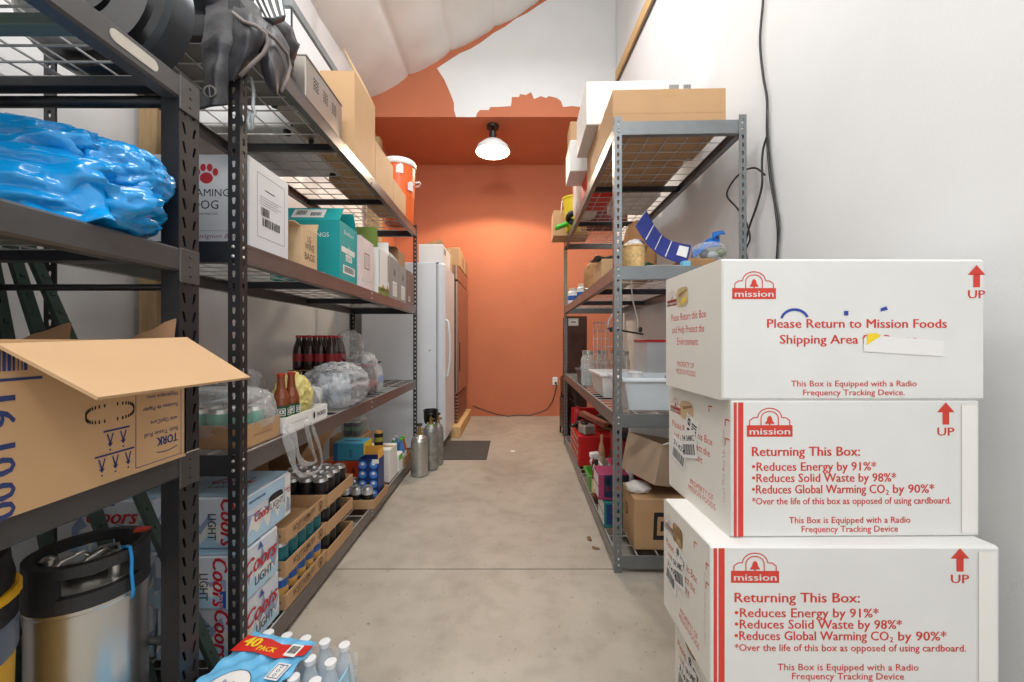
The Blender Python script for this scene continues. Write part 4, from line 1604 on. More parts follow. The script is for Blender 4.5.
for i, (x, y, c1, nm, lab) in enumerate(((-.93, 3.35, (60, 120, 190), 'spray_bottle', 'blue bottle in the far kraft tray, nearest the aisle'), (-.995, 3.36, (80, 150, 70), 'spray_bottle', 'green bottle in the far kraft tray'),
                                 (-.935, 3.43, (180, 84, 34), 'sauce_bottle', 'amber brown bottle in the far kraft tray'), (-1.0, 3.45, (60, 130, 190), 'spray_bottle', 'second blue bottle in the far kraft tray, behind the green'))):
    b = bottle(nm, lab, 'mixed bottles in the far tray', mat('bottle_%d' % i, c1, .3), M_WPAPER, M_GBRIGHT if i % 2 == 0 else M_WPAPER, .031, .215)
    b.location = (x, y, Z0 + .0045)
open_box('carton', 'kraft carton with bent flaps behind the black cans', 'box', (-1.335, 2.38, Z0), .26, .40, .36, M_KRAFTD, .08, None, [('+x', .16, 35, M_KRAFT), ('-y', .15, 48, M_KRAFT), ('+y', .14, 20, None)])
open_box('carton', 'flattish kraft carton tipped up against the wall by the black cans', 'box', (-1.36, 1.93, Z0), .18, .3, .42, M_KRAFTD, -.05, None, [('+x', .14, 60, M_KRAFT)])

# ================================================================ gas cylinders, fridges, mat
M_CYL = mat('spun_aluminium', (186, 186, 182), .36, .8, var=.08, scale=30)
M_CYLW = mat('worn_grey_cylinder', (150, 150, 146), .45, .6, var=.3, scale=18)


def cylinder(label, loc, r, h, m, valve='brass'):
    t = thing('gas_cylinder', label, 'gas cylinder', loc, .3, 'gas cylinders at the end of the rack')
    mb = MB()
    mb.lathe([(r * .86, 0), (r * .97, .006), (r, .02), (r, h * .76), (r * 1.004, h * .762), (r * 1.004, h * .78), (r, h * .782), (r * .97, h * .84), (r * .8, h * .92), (r * .5, h * .975), (r * .3, h)], m, seg=28)
    mb.build('tank', t)
    mb = MB(); mb.lathe([(r * .34, h - .008), (r * .36, h + .012), (.016, h + .014), (.015, h + .05), (.011, h + .055), (.011, h + .075), (0, h + .075)], mat('valve_brass', (166, 140, 80), .35, .8), seg=14)
    mb.cyl((0, 0, h + .035), (.035, .01, h + .035), .009, mat('valve_brass', (166, 140, 80)), 10)
    mb.build('valve', t)
    mb = MB(); mb.lathe([(.002, h + .07), (.024, h + .072), (.026, h + .084), (.02, h + .09), (0, h + .09)], M_BLACK, seg=12); mb.build('valve_knob', t)
    mb = MB(); mb.lathe([(r * .38, h - .004), (r * .55, h - .012)], mat('green_tag', (150, 196, 90), .5), seg=18); mb.build('collar_sticker', t)['label'] = 'green collar sticker'
    return t


cylinder('short shiny gas cylinder nearest the rack end', (-.777, 3.36, 0), .071, .345, M_CYL)
t2 = cylinder('taller worn gas cylinder with black carrying collar', (-.715, 3.52, 0), .066, .40, M_CYLW)
mb = MB()
h = .405
mb.lathe([(.052, h - .002), (.06, h + .03), (.062, h + .10), (.066, h + .115), (.058, h + .12), (.056, h + .1), (.052, h + .03)], M_BLACK, seg=20, a0=-.9, a1=4.0)
mb.build('carry_collar', t2)
cylinder('slim grey gas cylinder behind the taller worn one', (-.678, 3.66, 0), .05, .38, M_CYLW)

# white upright fridge, seen from its side
t = thing('upright_fridge', 'white upright fridge facing the aisle, past the end of the rack', 'fridge', (-1.12, 4.42, 0), 0)
M_FR = mat('white_fridge_enamel', (222, 226, 231), .38, var=.015)
mb = MB(); mb.box(-.42, .345, -.335, .335, .03, 1.93, M_FR, .008); mb.build('fridge_body', t)
mb = MB(); mb.box(.35, .435, -.335, .335, .09, 1.93, M_FR, .022); mb.build('door', t)
d_ = t.children[-1]
mb = MB()
mb.tube([(.432, -.265, .75), (.455, -.265, .77), (.472, -.265, .9), (.478, -.265, 1.05), (.472, -.265, 1.2), (.455, -.265, 1.33), (.432, -.265, 1.35)], .011, M_FR, 8)
mb.build('door_handle', d_)
mb = MB(); mb.box(-.40, .34, -.32, .32, .0, .03, M_BLACK); mb.build('plinth', t)
mb = MB(); mb.cyl((.28, -.335, 1.03), (.28, -.338, 1.03), .007, M_BLACK, 10); mb.build('screw_cover', t)

ZF = 1.932
carton('carton', 'white carton sitting on top of the white fridge', 'box', (-.835, 4.36, ZF), .25, .5, .19, M_WPAPER, 0, lambda mb: (face(mb, '+x', .25, .5, .19).rect(.06, .1, .18, .16, M_GREYC)), tape=False)
mb = MB(); mb.prism([(-.1, 0, 0), (.1, 0, .055), (.1, 0, .085), (-.09, 0, .03)], (0, .2, 0), M_WOOD)
tag(mb.build('scrap_board', None, (-.86, 4.26, ZF + .192)), 'short bare scrap board tipped up on the white carton', 'board')
carton('carton', 'kraft carton on the white fridge behind the white carton', 'box', (-.83, 4.66, ZF), .26, .09, .24, M_KRAFT2, 0)

# stainless reach-in fridge on timber skids
t = thing('reach_in_fridge', 'stainless reach-in fridge with bottom grille standing on timber skids', 'fridge', (-1.02, 5.33, .13), 0)
M_SSW = mat('steel_orange_reflection', (176, 150, 136), .3, .85, var=.06, scale=5)  # steel colour carries the reflection of the orange walls
mb = MB(); mb.box(-.42, .33, -.52, .52, 0, 1.92, M_SSW, .006); mb.build('fridge_body', t)
mb = MB(); mb.box(.333, .372, -.515, .515, .36, 1.72, M_SSW, .01); mb.build('door', t)
d_ = t.children[-1]
mb = MB(); mb.box(.3715, .375, -.42, -.33, .62, .98, M_BLACK, .001); mb.build('door_handle', d_)
mb = MB(); mb.box(.333, .365, -.515, .515, 1.735, 1.915, M_SSW, .006); mb.build('control_panel', t)
mb = MB()
mb.box(.331, .336, -.5, .5, .02, .34, M_BLACK)
for k in range(8):
    z = .03 + k * .04
    mb.prism([(.336, -.5, z), (.362, -.5, z - .006), (.362, -.5, z + .012), (.336, -.5, z + .022)], (0, 1.0, 0), M_SSW)
mb.build('grille', t)
for k, (x, lab) in enumerate(((-.66, 'bare timber skid under the front of the steel fridge'), (-1.36, 'bare timber skid under the back of the steel fridge'))):
    mb = MB(); mb.box(-.06, .06, -.62 if k == 0 else -.48, .62, 0, .128, M_WOODX, .005)
    tag(mb.build('timber_skid', None, (x, 5.27, 0)), lab, 'timber', 'timber skids')
carton('carton', 'kraft carton on top of the steel fridge, near the aisle', 'box', (-.80, 5.2, 2.052), .3, .5, .23, M_KRAFT2, 0, lambda mb: face(mb, '+x', .3, .5, .23).rect(.3, .05, .42, .17, M_KRAFTD))
carton('carton', 'second kraft carton on top of the steel fridge, against the orange wall', 'box', (-.80, 5.68, 2.052), .3, .36, .2, M_KRAFT, 0)

mb = MB()
mb.box(-.23, .23, -.355, .355, 0, .007, mat('dark_rubber_mat', (74, 70, 68), .85, var=.1, bump=.4, bscale=160), .002)
tag(mb.build('floor_mat', None, (-.47, 4.14, .001)), 'dark rectangular rubber mat on the concrete by the white fridge', 'mat')

# ================================================================ near rack: bag, keg, vacuum, steel posts
ZB = R1T[1] + .001
M_BAG = mat('blue_bag_plastic', (10, 146, 218), .2, var=.16, scale=9, bump=.5, bscale=15, spec=.7)
t = thing('plastic_bag', 'bright blue plastic bag slumped on the deck, knotted at its end', 'bag', (-1.125, .91, ZB), 0)
mb = MB()
mb.blob((-.03, .0, .075), (.30, .15, .10), M_BAG, 31, .2, 1.5, 5, zmin=.0, sq=.85, ridge=True, an=(.55, 1.5, 1.7)); mb.build('lower_fold', t)
mb = MB()
mb.blob((-.06, .02, .165), (.27, .13, .075), M_BAG, 37, .24, 1.6, 5, sq=.8, ridge=True, an=(.6, 1.6, 1.6)); mb.build('upper_fold', t)
mb = MB()
mb.blob((.20, .05, .15), (.075, .085, .065), M_BAG, 41, .26, 1.5, 5, ridge=True, an=(.5, 1.4, 1.4)); mb.build('knotted_end', t)
mb = MB()
mb.sheet([[(.10, -.1, .10), (.17, -.1, .10), (.25, -.06, .10)], [(.13, -.12, .03), (.2, -.11, .035), (.27, -.06, .03)], [(.15, -.13, .002), (.22, -.115, .002), (.285, -.06, .002)]], M_BAG, 7, .003, .03, 4, 22); mb.build('loose_edge', t)

t = thing('drink_keg', 'stainless keg with black rubber top handles and a blue zip tie', 'keg', (-1.057, 1.003, 0), .3)
mb = MB()
R = .109
mb.lathe([(R * .97, .12), (R, .13), (R, .495), (R * 1.012, .50), (R * 1.012, .507), (R * .97, .522), (R * .8, .54), (.03, .55), (0, .551)], M_STAIN, seg=40); mb.build('keg_shell', t)
M_RUB = mat('black_rubber', (44, 43, 44), .55, var=.12)
mb = MB(); mb.lathe([(R * .8, 0), (R * 1.0, 0), (R * 1.03, .01), (R * 1.02, .125), (R * .97, .13)], M_RUB, seg=40); mb.build('rubber_base', t)
mb = MB()
# top ring with two hand openings cut into its wall
N, ro, ri = 48, R * 1.03, R * .86
zA, zB, zC, zD = .508, .542, .586, .612
for k in range(N):
    a, b = 2 * PI * k / N, 2 * PI * (k + 1) / N
    am = (a + b) / 2
    holed = abs(math.cos(am + .8)) > .76
    rows = ((zA, zB), (zC, zD)) if holed else ((zA, zD),)
    for z0_, z1_ in rows:
        P8 = [(r * math.cos(q), r * math.sin(q), z) for z in (z0_, z1_) for (r, q) in ((ri, a), (ro, a), (ro, b), (ri, b))]
        mb.add(P8, [(3, 2, 1, 0), (4, 5, 6, 7), (0, 1, 5, 4), (1, 2, 6, 5), (2, 3, 7, 6), (3, 0, 4, 7)], M_RUB, False)
mb.build('handle_ring', t)
mb = MB(); mb.lathe([(0, .552), (.045, .556), (.05, .566), (.035, .57), (0, .572)], M_STAIN, seg=20)
mb.tube([(.03, 0, .565), (.05, .02, .585), (.03, .05, .59), (-.01, .055, .585), (-.03, .04, .57)], .004, M_STAIN, 8)
mb.build('lid', t)
mb = MB()
for q in range(3):
    mb.tube([(-.06 + .05 * q, -.05 + .02 * q, .56), (-.045 + .05 * q, -.02, .59), (-.02 + .045 * q, .01, .595), (-.015 + .04 * q, .04, .565)], .006, M_STAIN, 8)
mb.build('bail_lever', t)
for x, y in ((-.07, -.02), (.065, -.03)):
    mb = MB(); mb.lathe([(.012, .535), (.012, .585), (.016, .588), (.016, .6), (.008, .606), (0, .606)], M_STAIN, (x, y, 0), 12); mb.build('post_fitting', t)
M_ZIP = mat('blue_zip_tie', (36, 150, 222), .4, var=0)
mb = MB()
an = -.42
c, s = math.cos(an), math.sin(an)
mb.tube([(c * r, s * r, z) for r, z in ((.088, .58), (.092, .617), (.113, .617), (.118, .59), (.117, .555), (.122, .51), (.119, .492))], .004, M_ZIP, 6)
mb.build('zip_tie', t)['label'] = 'blue zip tie'
mb = MB()
mb.box(.06, .09, .055, .075, .611, .618, mat('red_clip', (206, 70, 50), .5))
mb.build('red_clip', t)

t = thing('shop_vacuum', 'black, grey and yellow canister vacuum beside the steel keg', 'vacuum', (-1.118, .722, 0), .2)
M_VY = mat('tool_yellow', (228, 172, 30), .4, var=.03)
M_VG = mat('slate_grey_plastic', (98, 108, 124), .4, var=.06)
r = .145
mb = MB(); mb.lathe([(r * .86, .03), (r * .9, .04), (r * .97, .50), (r * .97, .505)], M_VY, seg=32); mb.build('drum', t)
mb = MB(); mb.lathe([(r * .98, .50), (r, .51), (r, .565), (r * .98, .57)], M_VG, seg=32); mb.build('grey_band', t)
mb = MB(); mb.lathe([(r * .98, .57), (r * 1.0, .572), (r * 1.0, .612), (r * .98, .615)], M_BLACK, seg=32); mb.build('lid_band', t)
mb = MB(); mb.lathe([(r * 1.0, .613), (r * 1.03, .616), (r * 1.03, .628), (r * 1.0, .632)], M_VY, seg=32); mb.build('latch_ring', t)
mb = MB(); mb.lathe([(r * .96, .63), (r * .97, .65), (r * .9, .70), (r * .6, .728), (0, .735)], M_BLACK, seg=32); mb.build('motor_head', t)
mb = MB()
c, s = math.cos(-.15), math.sin(-.15)
P = lambda rr, tt, z: (rr * c - tt * s, rr * s + tt * c, z)
mb.tube([P(r * .93, -.03, .645), P(r * 1.06, -.025, .65), P(r * 1.06, .0, .675), P(r * 1.02, .02, .68), P(r * .9, .03, .68)], .006, M_VY, 8); mb.build('latch', t)
f_ = MB()
o_ = Vector(P(r * 1.004, .02, .59))
fr = Face(f_, o_, (-s, c, 0), (0, 0, 1), .03, .03)
fr.ring(0, 0, .011, .011, .002, M_WPAPER, 1)
fr.stroke([(-.004, -.005), (.004, -.005), (.004, .005)], .002, M_WPAPER, 1)
f_.build('badge', t)
for k in range(4):
    a = .7 + k * PI / 2
    mb = MB(); mb.lathe([(.012, 0), (.022, .006), (.022, .026), (.012, .032)], M_BLACK, (math.cos(a) * r * .7, math.sin(a) * r * .7, 0), 12); mb.build('caster', t)

# bundle of dark green steel fence posts leaning in the gap between the racks
M_POST = mat('dark_green_post', (66, 80, 74), .45, .3, var=.15)
Lr = random.Random(4)
for k, (xb, yb, xt, yt, zt, lab) in enumerate((
        (-.862, 1.228, -1.615, 1.228, 1.72, 'dark green steel fence post leaning farthest out, its foot by the near post'),
        (-1.05, 1.192, -1.60, 1.192, 1.75, 'dark green steel fence post, second from the aisle in the leaning bundle'),
        (-1.245, 1.158, -1.585, 1.158, 1.78, 'dark green steel fence post, steepest of the bundle, third from the aisle'),
        (-1.37, 1.128, -1.60, 1.128, 1.80, 'dark green steel fence post nearest the insulated wall'))):
    a, b = Vector((xb, yb, .03)), Vector((xt, yt, zt))
    dr = (b - a).normalized()
    sd = Vector((0, 1, 0))
    nn = dr.cross(sd).normalized()
    mb = MB()
    tk = .0035
    wd, st = .0155, .024
    for (o1, o2, p1, p2) in ((-wd, wd, -tk, tk), (-tk, tk, tk, st)):
        q = [a + sd * o1 + nn * p1, a + sd * o2 + nn * p1, a + sd * o2 + nn * p2, a + sd * o1 + nn * p2]
        mb.prism(q, b - a, M_POST)
    for j in range(26):
        c0 = a + dr * (.15 + j * .06)
        if (c0 - a).length < (b - a).length - .03:
            mb.prism([c0 - sd * .006 - nn * tk, c0 + sd * .006 - nn * tk, c0 + sd * .006 - nn * .009, c0 - sd * .006 - nn * .009], dr * .01, M_POST)
    tag(mb.build('fence_post', None), lab, 'fence post', 'steel fence posts leaning between the racks')

# ================================================================ water pack on the floor by the rack
M_WFILM = mat('sky_blue_film', (112, 188, 232), .2, var=.12, scale=8, bump=.3, bscale=22, spec=.7)
M_WFILM2 = mat('pale_blue_film', (166, 212, 238), .2, var=.1, scale=8)
M_WRED = mat('promo_red', (206, 44, 34), .3, var=.03)
ang = -.19
loc = Vector((-.682, 1.01, .001))
Rm = Matrix.Translation(loc) @ Matrix.Rotation(ang, 4, 'Z')
t = thing('water_pack', 'shrink-wrapped pack of water bottles with blue film on the floor', 'water pack', loc, ang)
wd, ln, hh = .33, .42, .217


def topz(x, y):
    return hh + .006 * math.cos(x * 2 * PI / .064) * math.cos(y * 2 * PI / .064) + .004 * noise.noise(Vector((x * 9, y * 9, 1)))


mb = MB()
nx, ny = 30, 40
vs, fs = [], []
for i in range(nx + 1):
    for j in range(ny + 1):
        x, y = -wd / 2 + .0 + (wd - .105) * i / nx, -ln / 2 + ln * j / ny
        vs.append((x, y, topz(x, y)))
for i in range(nx):
    for j in range(ny):
        a = i * (ny + 1) + j
        fs.append((a, a + ny + 1, a + ny + 2, a + 1))
mb.add(vs, fs, M_WFILM, True)
f = Face(mb, (-wd / 2, -ln / 2, hh + .0065), (1, 0, 0), (0, 1, 0), wd, ln)
f.poly([(.0, .335), (.07, .345), (.15, .335), (.222, .36), (.225, .398), (.13, .385), (.08, .398), (.0, .398)], M_WRED, 1)
f.text('40', .038, .36, .034, M_YELLOW, .05, bold=.05, lay=2)
f.text('PACK', .10, .352, .017, M_YELLOW, .06, bold=.04, lay=2)
f.rect(.163, .348, .20, .392, M_WPAPER, 2)
f.barcode(.165, .35, .198, .39, M_BLK, None, 2, 3)
el = [(.10 + .062 * math.cos(q), .20 + .085 * math.sin(q)) for q in [2 * PI * k / 28 for k in range(28)]]
f.poly(el, M_WPAPER, 1)
f.ring(.10, .20, .062, .085, .0022, M_BLUEINK, 2, n=32)
f.text('Purified', .10, .235, .012, M_BLUEINK, .05, lay=3)
f.text('Drinking', .10, .20, .021, M_BLK, .098, bold=.02, lay=3)
f.text('Water', .10, .165, .021, M_BLK, .07, bold=.02, lay=3)
f.rect(.172, .27, .212, .325, M_WPAPER, 1)
f.frame(.176, .275, .208, .32, .002, M_BLUEINK, 2)
for k in range(3):
    f.ring(.192, .285 + k * .014, .005, .005, .0015, M_BLUEINK, 2, n=10)
mb.build('printed_film', t)
mb = MB()
for (x0, x1, y0, y1, m) in ((-wd / 2 - .004, -wd / 2, -ln / 2, ln / 2, M_WFILM2), (-wd / 2 + .01, wd / 2 - .01, ln / 2 + .056, ln / 2 + .058, M_FILM)):
    mb.box(x0, x1, y0, y1, .02, hh - .06, m)
mb.sheet([[(wd / 2 + .004, -ln / 2, .17), (wd / 2 + .010, 0, .165), (wd / 2 + .004, ln / 2, .17)], [(wd / 2 + .012, -ln / 2, .1), (wd / 2 + .016, 0, .09), (wd / 2 + .01, ln / 2, .1)], [(wd / 2 + .004, -ln / 2, .02), (wd / 2 + .008, 0, .02), (wd / 2 + .004, ln / 2, .02)]], M_WFILM2, 6, .002, .012, 2, 16)
f = Face(mb, (wd / 2 + .018, -ln / 2, 0), (0, 1, 0), (0, 0, 1), ln, .2)
f.poly([(.33, .02), (.345, .02), (.36, .17), (.35, .17)], M_WRED, 1)
mb.build('side_film', t)
wb2 = bottle('water_bottle', 'small clear water bottle packed under the blue film', 'bottles of the blue water pack', M_WATER, M_WFILM2, M_WPLAS, .0305, .207)
k = 0
for i in range(5):
    for j in range(7):
        p = Rm @ Vector((-.133 + i * .0665, -.165 + j * .066, .0))
        if k == 0:
            wb2.location = p
        else:
            dup(wb2, p, 0)
        k += 1

# ================================================================ right rack: top deck
ZR0, ZR1, ZR2, ZR3 = [z + .0012 for z in RT]


def xr(y):
    return .497 + .0295 * (y - 1.941)


def rb(name, label, x0, x1, y0, y1, z0_, h, m=None, prints=None, tape=True, cat='box', group=None):
    return carton(name, label, cat, ((x0 + x1) / 2, (y0 + y1) / 2, z0_), x1 - x0, y1 - y0, h, m, RYAW, prints, group, tape)


def p_seam(mb):
    f = face(mb, '-y', .556, .4, .185)
    f.rect(.002, .062, .548, .0635, M_KRAFTD)
    f.poly([(.25, .183), (.30, .183), (.31, .145), (.26, .142)], M_TAPE)


rb('carton', 'long kraft carton at the near end of the top deck above the white boxes', .508, 1.064, 1.985, 2.385, ZR3, .185, M_KRAFT, p_seam)
rb('carton', 'kraft carton carrying the large white box on the top deck', .535, 1.05, 2.44, 2.88, ZR3, .255, M_KRAFT)


def p_wl(mb):
    f = face(mb, '-y', .66, .45, .25)
    f.rect(.5, .19, .56, .235, M_GREYC)
    f.barcode(.58, .19, .64, .24, M_BLK, None, 1, 4)


rb('carton', 'large white carton overhanging the aisle, behind the long kraft carton', .462, 1.122, 2.44, 2.89, ZR3 + .257, .265, M_WPAPER, p_wl, False)
rb('carton', 'small red carton under the overhanging white carton', .565, .76, 2.97, 3.30, ZR3, .205, mat('bright_red_card', (206, 48, 40), .5))
rb('carton', 'smaller white carton jutting over the aisle on a red carton', .440, .66, 3.0, 3.3, ZR3 + .207, .235, M_WPAPER, None, False)
rb('carton', 'small tan carton perched on the smaller white carton', .452, .60, 3.08, 3.28, ZR3 + .444, .18, M_KRAFT)


t = thing('paper_sack', 'white paper sack with faint red print at the shelf edge', 'sack', (.642, 3.49, ZR3), RYAW)
mb = MB(); mb.blob((0, 0, .2), (.1, .14, .2), mat('white_paper_sack', (226, 214, 206), .7, var=.05), 51, .06, 3, 4, sq=.45, zmin=0); mb.build('sack_body', t)
mb = MB()
e = Face(mb, (-.108, .14, 0), (0, -1, 0), (0, 0, 1), .28, .4)
e.ring(.14, .25, .05, .08, .006, M_RED)
e.ring(.14, .25, .03, .05, .006, M_RED)
mb.build('print_mark', t)
t = thing('plastic_tub', 'yellow plastic tub near the far end of the top deck', 'tub', (.60, 3.92, ZR3), RYAW)
mb = MB()
M_YT = mat('yellow_tub', (232, 206, 36), .4, var=.04)
mb.lathe([(.07, 0), (.1, .31), (.108, .315), (.108, .33), (.1, .33), (.094, .31), (.066, .012), (0, .012)], M_YT, seg=4 * 6); mb.build('tub_body', t)
mb = MB(); mb.tube([(-.108, 0, .31), (-.118, .03, .2), (-.118, .06, .19), (-.1, .1, .3)], .004, M_WPLAS); mb.build('bail_handle', t)
mb = MB()
for k in range(7):
    a = k * .9
    mb.blob((.02 * math.cos(a), .03 * math.sin(a), .05 + .012 * k), (.025, .03, .03), M_BLACK, k, .3, 3, 2)
tag(mb.build('cord_tangle', None, (.545, 3.76, ZR3)), 'tangle of black cord in front of the yellow tub', 'cord')
mb = MB(); mb.box(-.07, .07, -.05, .05, 0, .03, mat('vivid_green', (70, 214, 70), .4), .01, Matrix.Rotation(-.35, 4, 'Y'))
tag(mb.build('green_packet', None, (.485, 3.83, ZR3 + .02)), 'bright green plastic packet sticking out over the shelf edge', 'packet')
rb('carton', 'kraft carton hanging over the aisle at the far end of top deck', .425, .78, 4.06, 4.34, ZR3, .26, M_KRAFT2)
rb('carton', 'grey-white carton lying flat in the middle of the top deck', .80, 1.10, 2.94, 3.4, ZR3, .12, M_WPAPER, None, False)
rb('carton', 'dark red carton by the wall on the top deck', .72, 1.05, 3.62, 3.88, ZR3, .18, mat('maroon_card', (110, 40, 44), .6))

# ================================================================ right rack: second deck
M_WICK = mat('pale_wicker', (222, 184, 126), .65, var=.25, scale=60)
t = thing('wicker_basket', 'small round wicker basket at the near end of the second deck', 'basket', (.632, 2.08, ZR2))
mb = MB()
rows, seg = 16, 56
vs, fs = [], []
for i in range(rows + 1):
    z = .12 * i / rows
    r0 = .046 + .018 * (i / rows) ** .8
    for k in range(seg):
        a = 2 * PI * k / seg
        r_ = r0 + .003 * math.sin(14 * a + PI * i)
        vs.append((r_ * math.cos(a), r_ * math.sin(a), z))
for i in range(rows):
    for k in range(seg):
        fs.append((i * seg + k, i * seg + (k + 1) % seg, (i + 1) * seg + (k + 1) % seg, (i + 1) * seg + k))
fs.append(tuple(range(seg - 1, -1, -1)))
mb.add(vs, fs, M_WICK, True)
mb.build('woven_wall', t, solid=.004)
mb = MB()
for q in (0, PI):
    mb.tube([((.066 + .003 * math.sin(20 * a + q)) * math.cos(a), (.066 + .003 * math.sin(20 * a + q)) * math.sin(a), .121 + .003 * math.cos(20 * a + q)) for a in [2 * PI * k / 60 for k in range(60)]], .0038, M_WICK, 6, True)
mb.build('braided_rim', t)
mb = MB(); mb.blob((0, 0, .045), (.05, .06, .03), mat('white_cloth', (226, 226, 224), .8), 61, .3, 2.5, 3, ridge=True)
tag(mb.build('cloth', None, (.64, 2.09, ZR2 + .085)), 'white cloth bunched in the wicker basket', 'cloth')

M_SOL = mat('dark_blue_card', (36, 52, 132), .4, var=.05)
near = [(635, 226), (648, 245), (662, 256.5), (686, 265.5)]
far_ = [(646, 211), (656, 229), (669, 240.5), (691, 246)]
A = [at(x, y, 2.0) for x, y in near]
B = [at(x, y, 2.13) for x, y in far_]
t = thing('blue_card', 'dark blue curved card with white lines standing on the shelf beside the basket', 'card', (0, 0, 0))
mb = MB(); mb.sheet([A, [(p + q) / 2 for p, q in zip(A, B)], B], M_SOL, 8, .004); mb.build('card_sheet', t)


def on_card(u, v, up=.006):
    i = min(int(u * 3), 2)
    k = u * 3 - i
    def cr(L):
        a, b, c, d = L[max(i - 1, 0)], L[i], L[i + 1], L[min(i + 2, 3)]
        return 0.5 * ((2 * b) + (c - a) * k + (2 * a - 5 * b + 4 * c - d) * k * k + (3 * b - a - 3 * c + d) * k ** 3)
    p = cr(A).lerp(cr(B), v)
    return p


def card_strip(u0, u1, v0, v1, m, name, up):
    mb = MB()
    def q(u, v):
        du = on_card(min(u + .01, 1), v) - on_card(u - .01, v)
        n_ = du.cross(on_card(u, 1) - on_card(u, 0)).normalized()
        p = on_card(u, v)
        if n_.dot(cam.location - p) < 0:
            n_ = -n_
        return p + n_ * .0055 * up
    rows_ = [[q(u0 + (u1 - u0) * i / 2, v) for i in range(3)] for v in (v0, (v0 + v1) / 2, v1)]
    mb.sheet(rows_, m, 3, .001)
    mb.build(name, t)


for u in (.25, .48, .70):
    card_strip(u, u + .012, .02, .98, M_WPAPER, 'white_line', 1)
card_strip(.82, .96, .3, .85, M_WPAPER, 'barcode_sticker', 1.1)
t['label'] = 'dark blue curved card with white lines standing on the shelf beside the basket'

mb = MB(); mb.box(-.085, .085, -.09, .09, 0, .055, mat('amber_tray', (158, 120, 76), .4, var=.2), .008)
tag(mb.build('food_tray', None, (.955, 2.12, ZR2), RYAW), 'low amber-brown tray under the blue packet', 'tray')
t = thing('snack_bag', 'torn blue and clear packet lying on the amber tray', 'packet', (1.035, 2.12, ZR2 + .056))
M_PK = mat('packet_blue', (20, 110, 200), .3, var=.1)
mb = MB()
mb.sheet([[(-.10, -.03, .02), (-.03, -.05, .05), (.04, -.05, .075)], [(-.075, .0, .06), (-.01, -.01, .085), (.06, -.01, .11)], [(-.03, .02, .085), (.02, .02, .12), (.075, .02, .145)]], M_PK, 7, .004, .02, 3, 18)
mb.sheet([[(.02, -.02, .11), (.05, -.02, .135), (.085, -.02, .14)], [(.03, .01, .15), (.06, .01, .16), (.09, .01, .165)]], M_PK, 6, .004, .006, 4)
mb.build('printed_top', t)
mb = MB(); mb.blob((-.01, -.04, .04), (.085, .05, .05), M_FILM, 66, .3, 2.4, 3, ridge=True); mb.build('clear_side', t)
mb = MB()
for x, y, z, c in ((.02, -.03, .03, (140, 160, 110)), (.055, -.035, .04, (120, 130, 96)), (-.03, -.03, .035, (90, 96, 110)), (.0, -.05, .02, (180, 186, 190))):
    mb.blob((x, y, z), (.026, .02, .024), mat('packet_goods_%d' % c[0], c, .4, var=.2), int(c[0]), .15, 3, 2)
mb.build('packed_goods', t)
mb = MB(); mb.sheet([[(-.12, -.05, .004), (0, -.05, .01), (.12, -.05, .003)], [(-.13, .06, .004), (0, .06, .016), (.13, .06, .004)]], M_WPAPER, 6, .002)
tag(mb.build('paper_sheet', None, (.765, 2.03, ZR2)), 'loose white paper under the blue curved card', 'paper')
mb = MB(); mb.box(-.02, .02, -.02, .02, 0, .03, mat('cyan_print', (120, 190, 220), .5), .004)
tag(mb.build('small_packet', None, (.86, 1.985, ZR2)), 'tiny pale cyan packet at the shelf edge by the tray', 'packet')
mb = MB(); mb.blob((0, 0, .025), (.028, .03, .03), mat('moss_green', (40, 110, 70), .6), 70, .2, 3, 3, zmin=0)
tag(mb.build('cloth', None, (.725, 2.13, ZR2)), 'small green cloth between the basket and blue card', 'cloth')


def paper_bag(label, loc, w, d, h, seed, m):
    mb = MB()
    mb.blob((0, 0, h / 2), (w / 2, d / 2, h / 2 * 1.05), m, seed, .17, 2.2, 4, sq=.55, zmin=0, ridge=True)
    return tag(mb.build('paper_bag', None, loc), label, 'paper bag')


M_KBAG = mat('brown_paper', (176, 128, 82), .7, var=.1, scale=12, bump=.4, bscale=25)
paper_bag('upright brown paper bag behind the wicker basket', (.80, 2.50, ZR2), .17, .16, .36, 71, M_KBAG)
paper_bag('crumpled brown paper bag toward the far end of the second deck', (.625, 3.05, ZR2), .13, .22, .22, 73, M_KBAG)
rb('carton', 'small kraft box with dark cloth on top, left of the near post', .565, .77, 2.50, 2.78, ZR2, .15, M_KRAFT2)
mb = MB(); mb.sheet([[(-.11, -.1, .01), (0, -.1, .016), (.1, -.1, .006)], [(-.13, .1, .02), (0, .1, .03), (.1, .1, .008)]], M_BLACK, 6, .012, .03, 5)
tag(mb.build('cloth', None, (.655, 2.62, ZR2 + .152)), 'dark cloth folded on the small kraft box', 'cloth')
mb = MB(); mb.sheet([[(-.05, -.08, .0), (.05, -.08, .02)], [(-.07, .08, .02), (.06, .08, .05)]], M_WPAPER, 6, .002, .03, 8)
tag(mb.build('paper_sheet', None, (.585, 2.90, ZR2 + .005)), 'loose white paper between the small kraft box and crumpled bag', 'paper')
t = thing('jar', 'white jar with a blue label at the far end of second deck', 'jar', (.60, 3.92, ZR2))
mb = MB(); mb.lathe([(.05, 0), (.052, .01), (.052, .11), (.04, .125)], M_WPLAS, seg=20); mb.build('jar_body', t)
mb = MB(); mb.lathe([(.0526, .03), (.0526, .075)], mat('jar_blue', (40, 90, 170), .5), seg=20); mb.build('jar_label', t)
mb = MB(); mb.lathe([(.042, .125), (.043, .15), (0, .152)], mat('cream_lid', (224, 206, 180), .5), seg=20); mb.build('lid', t)
t = dup(t, (.64, 3.62, ZR2), 1.0, 'white jar with a blue label, the nearer one behind the crumpled bag')

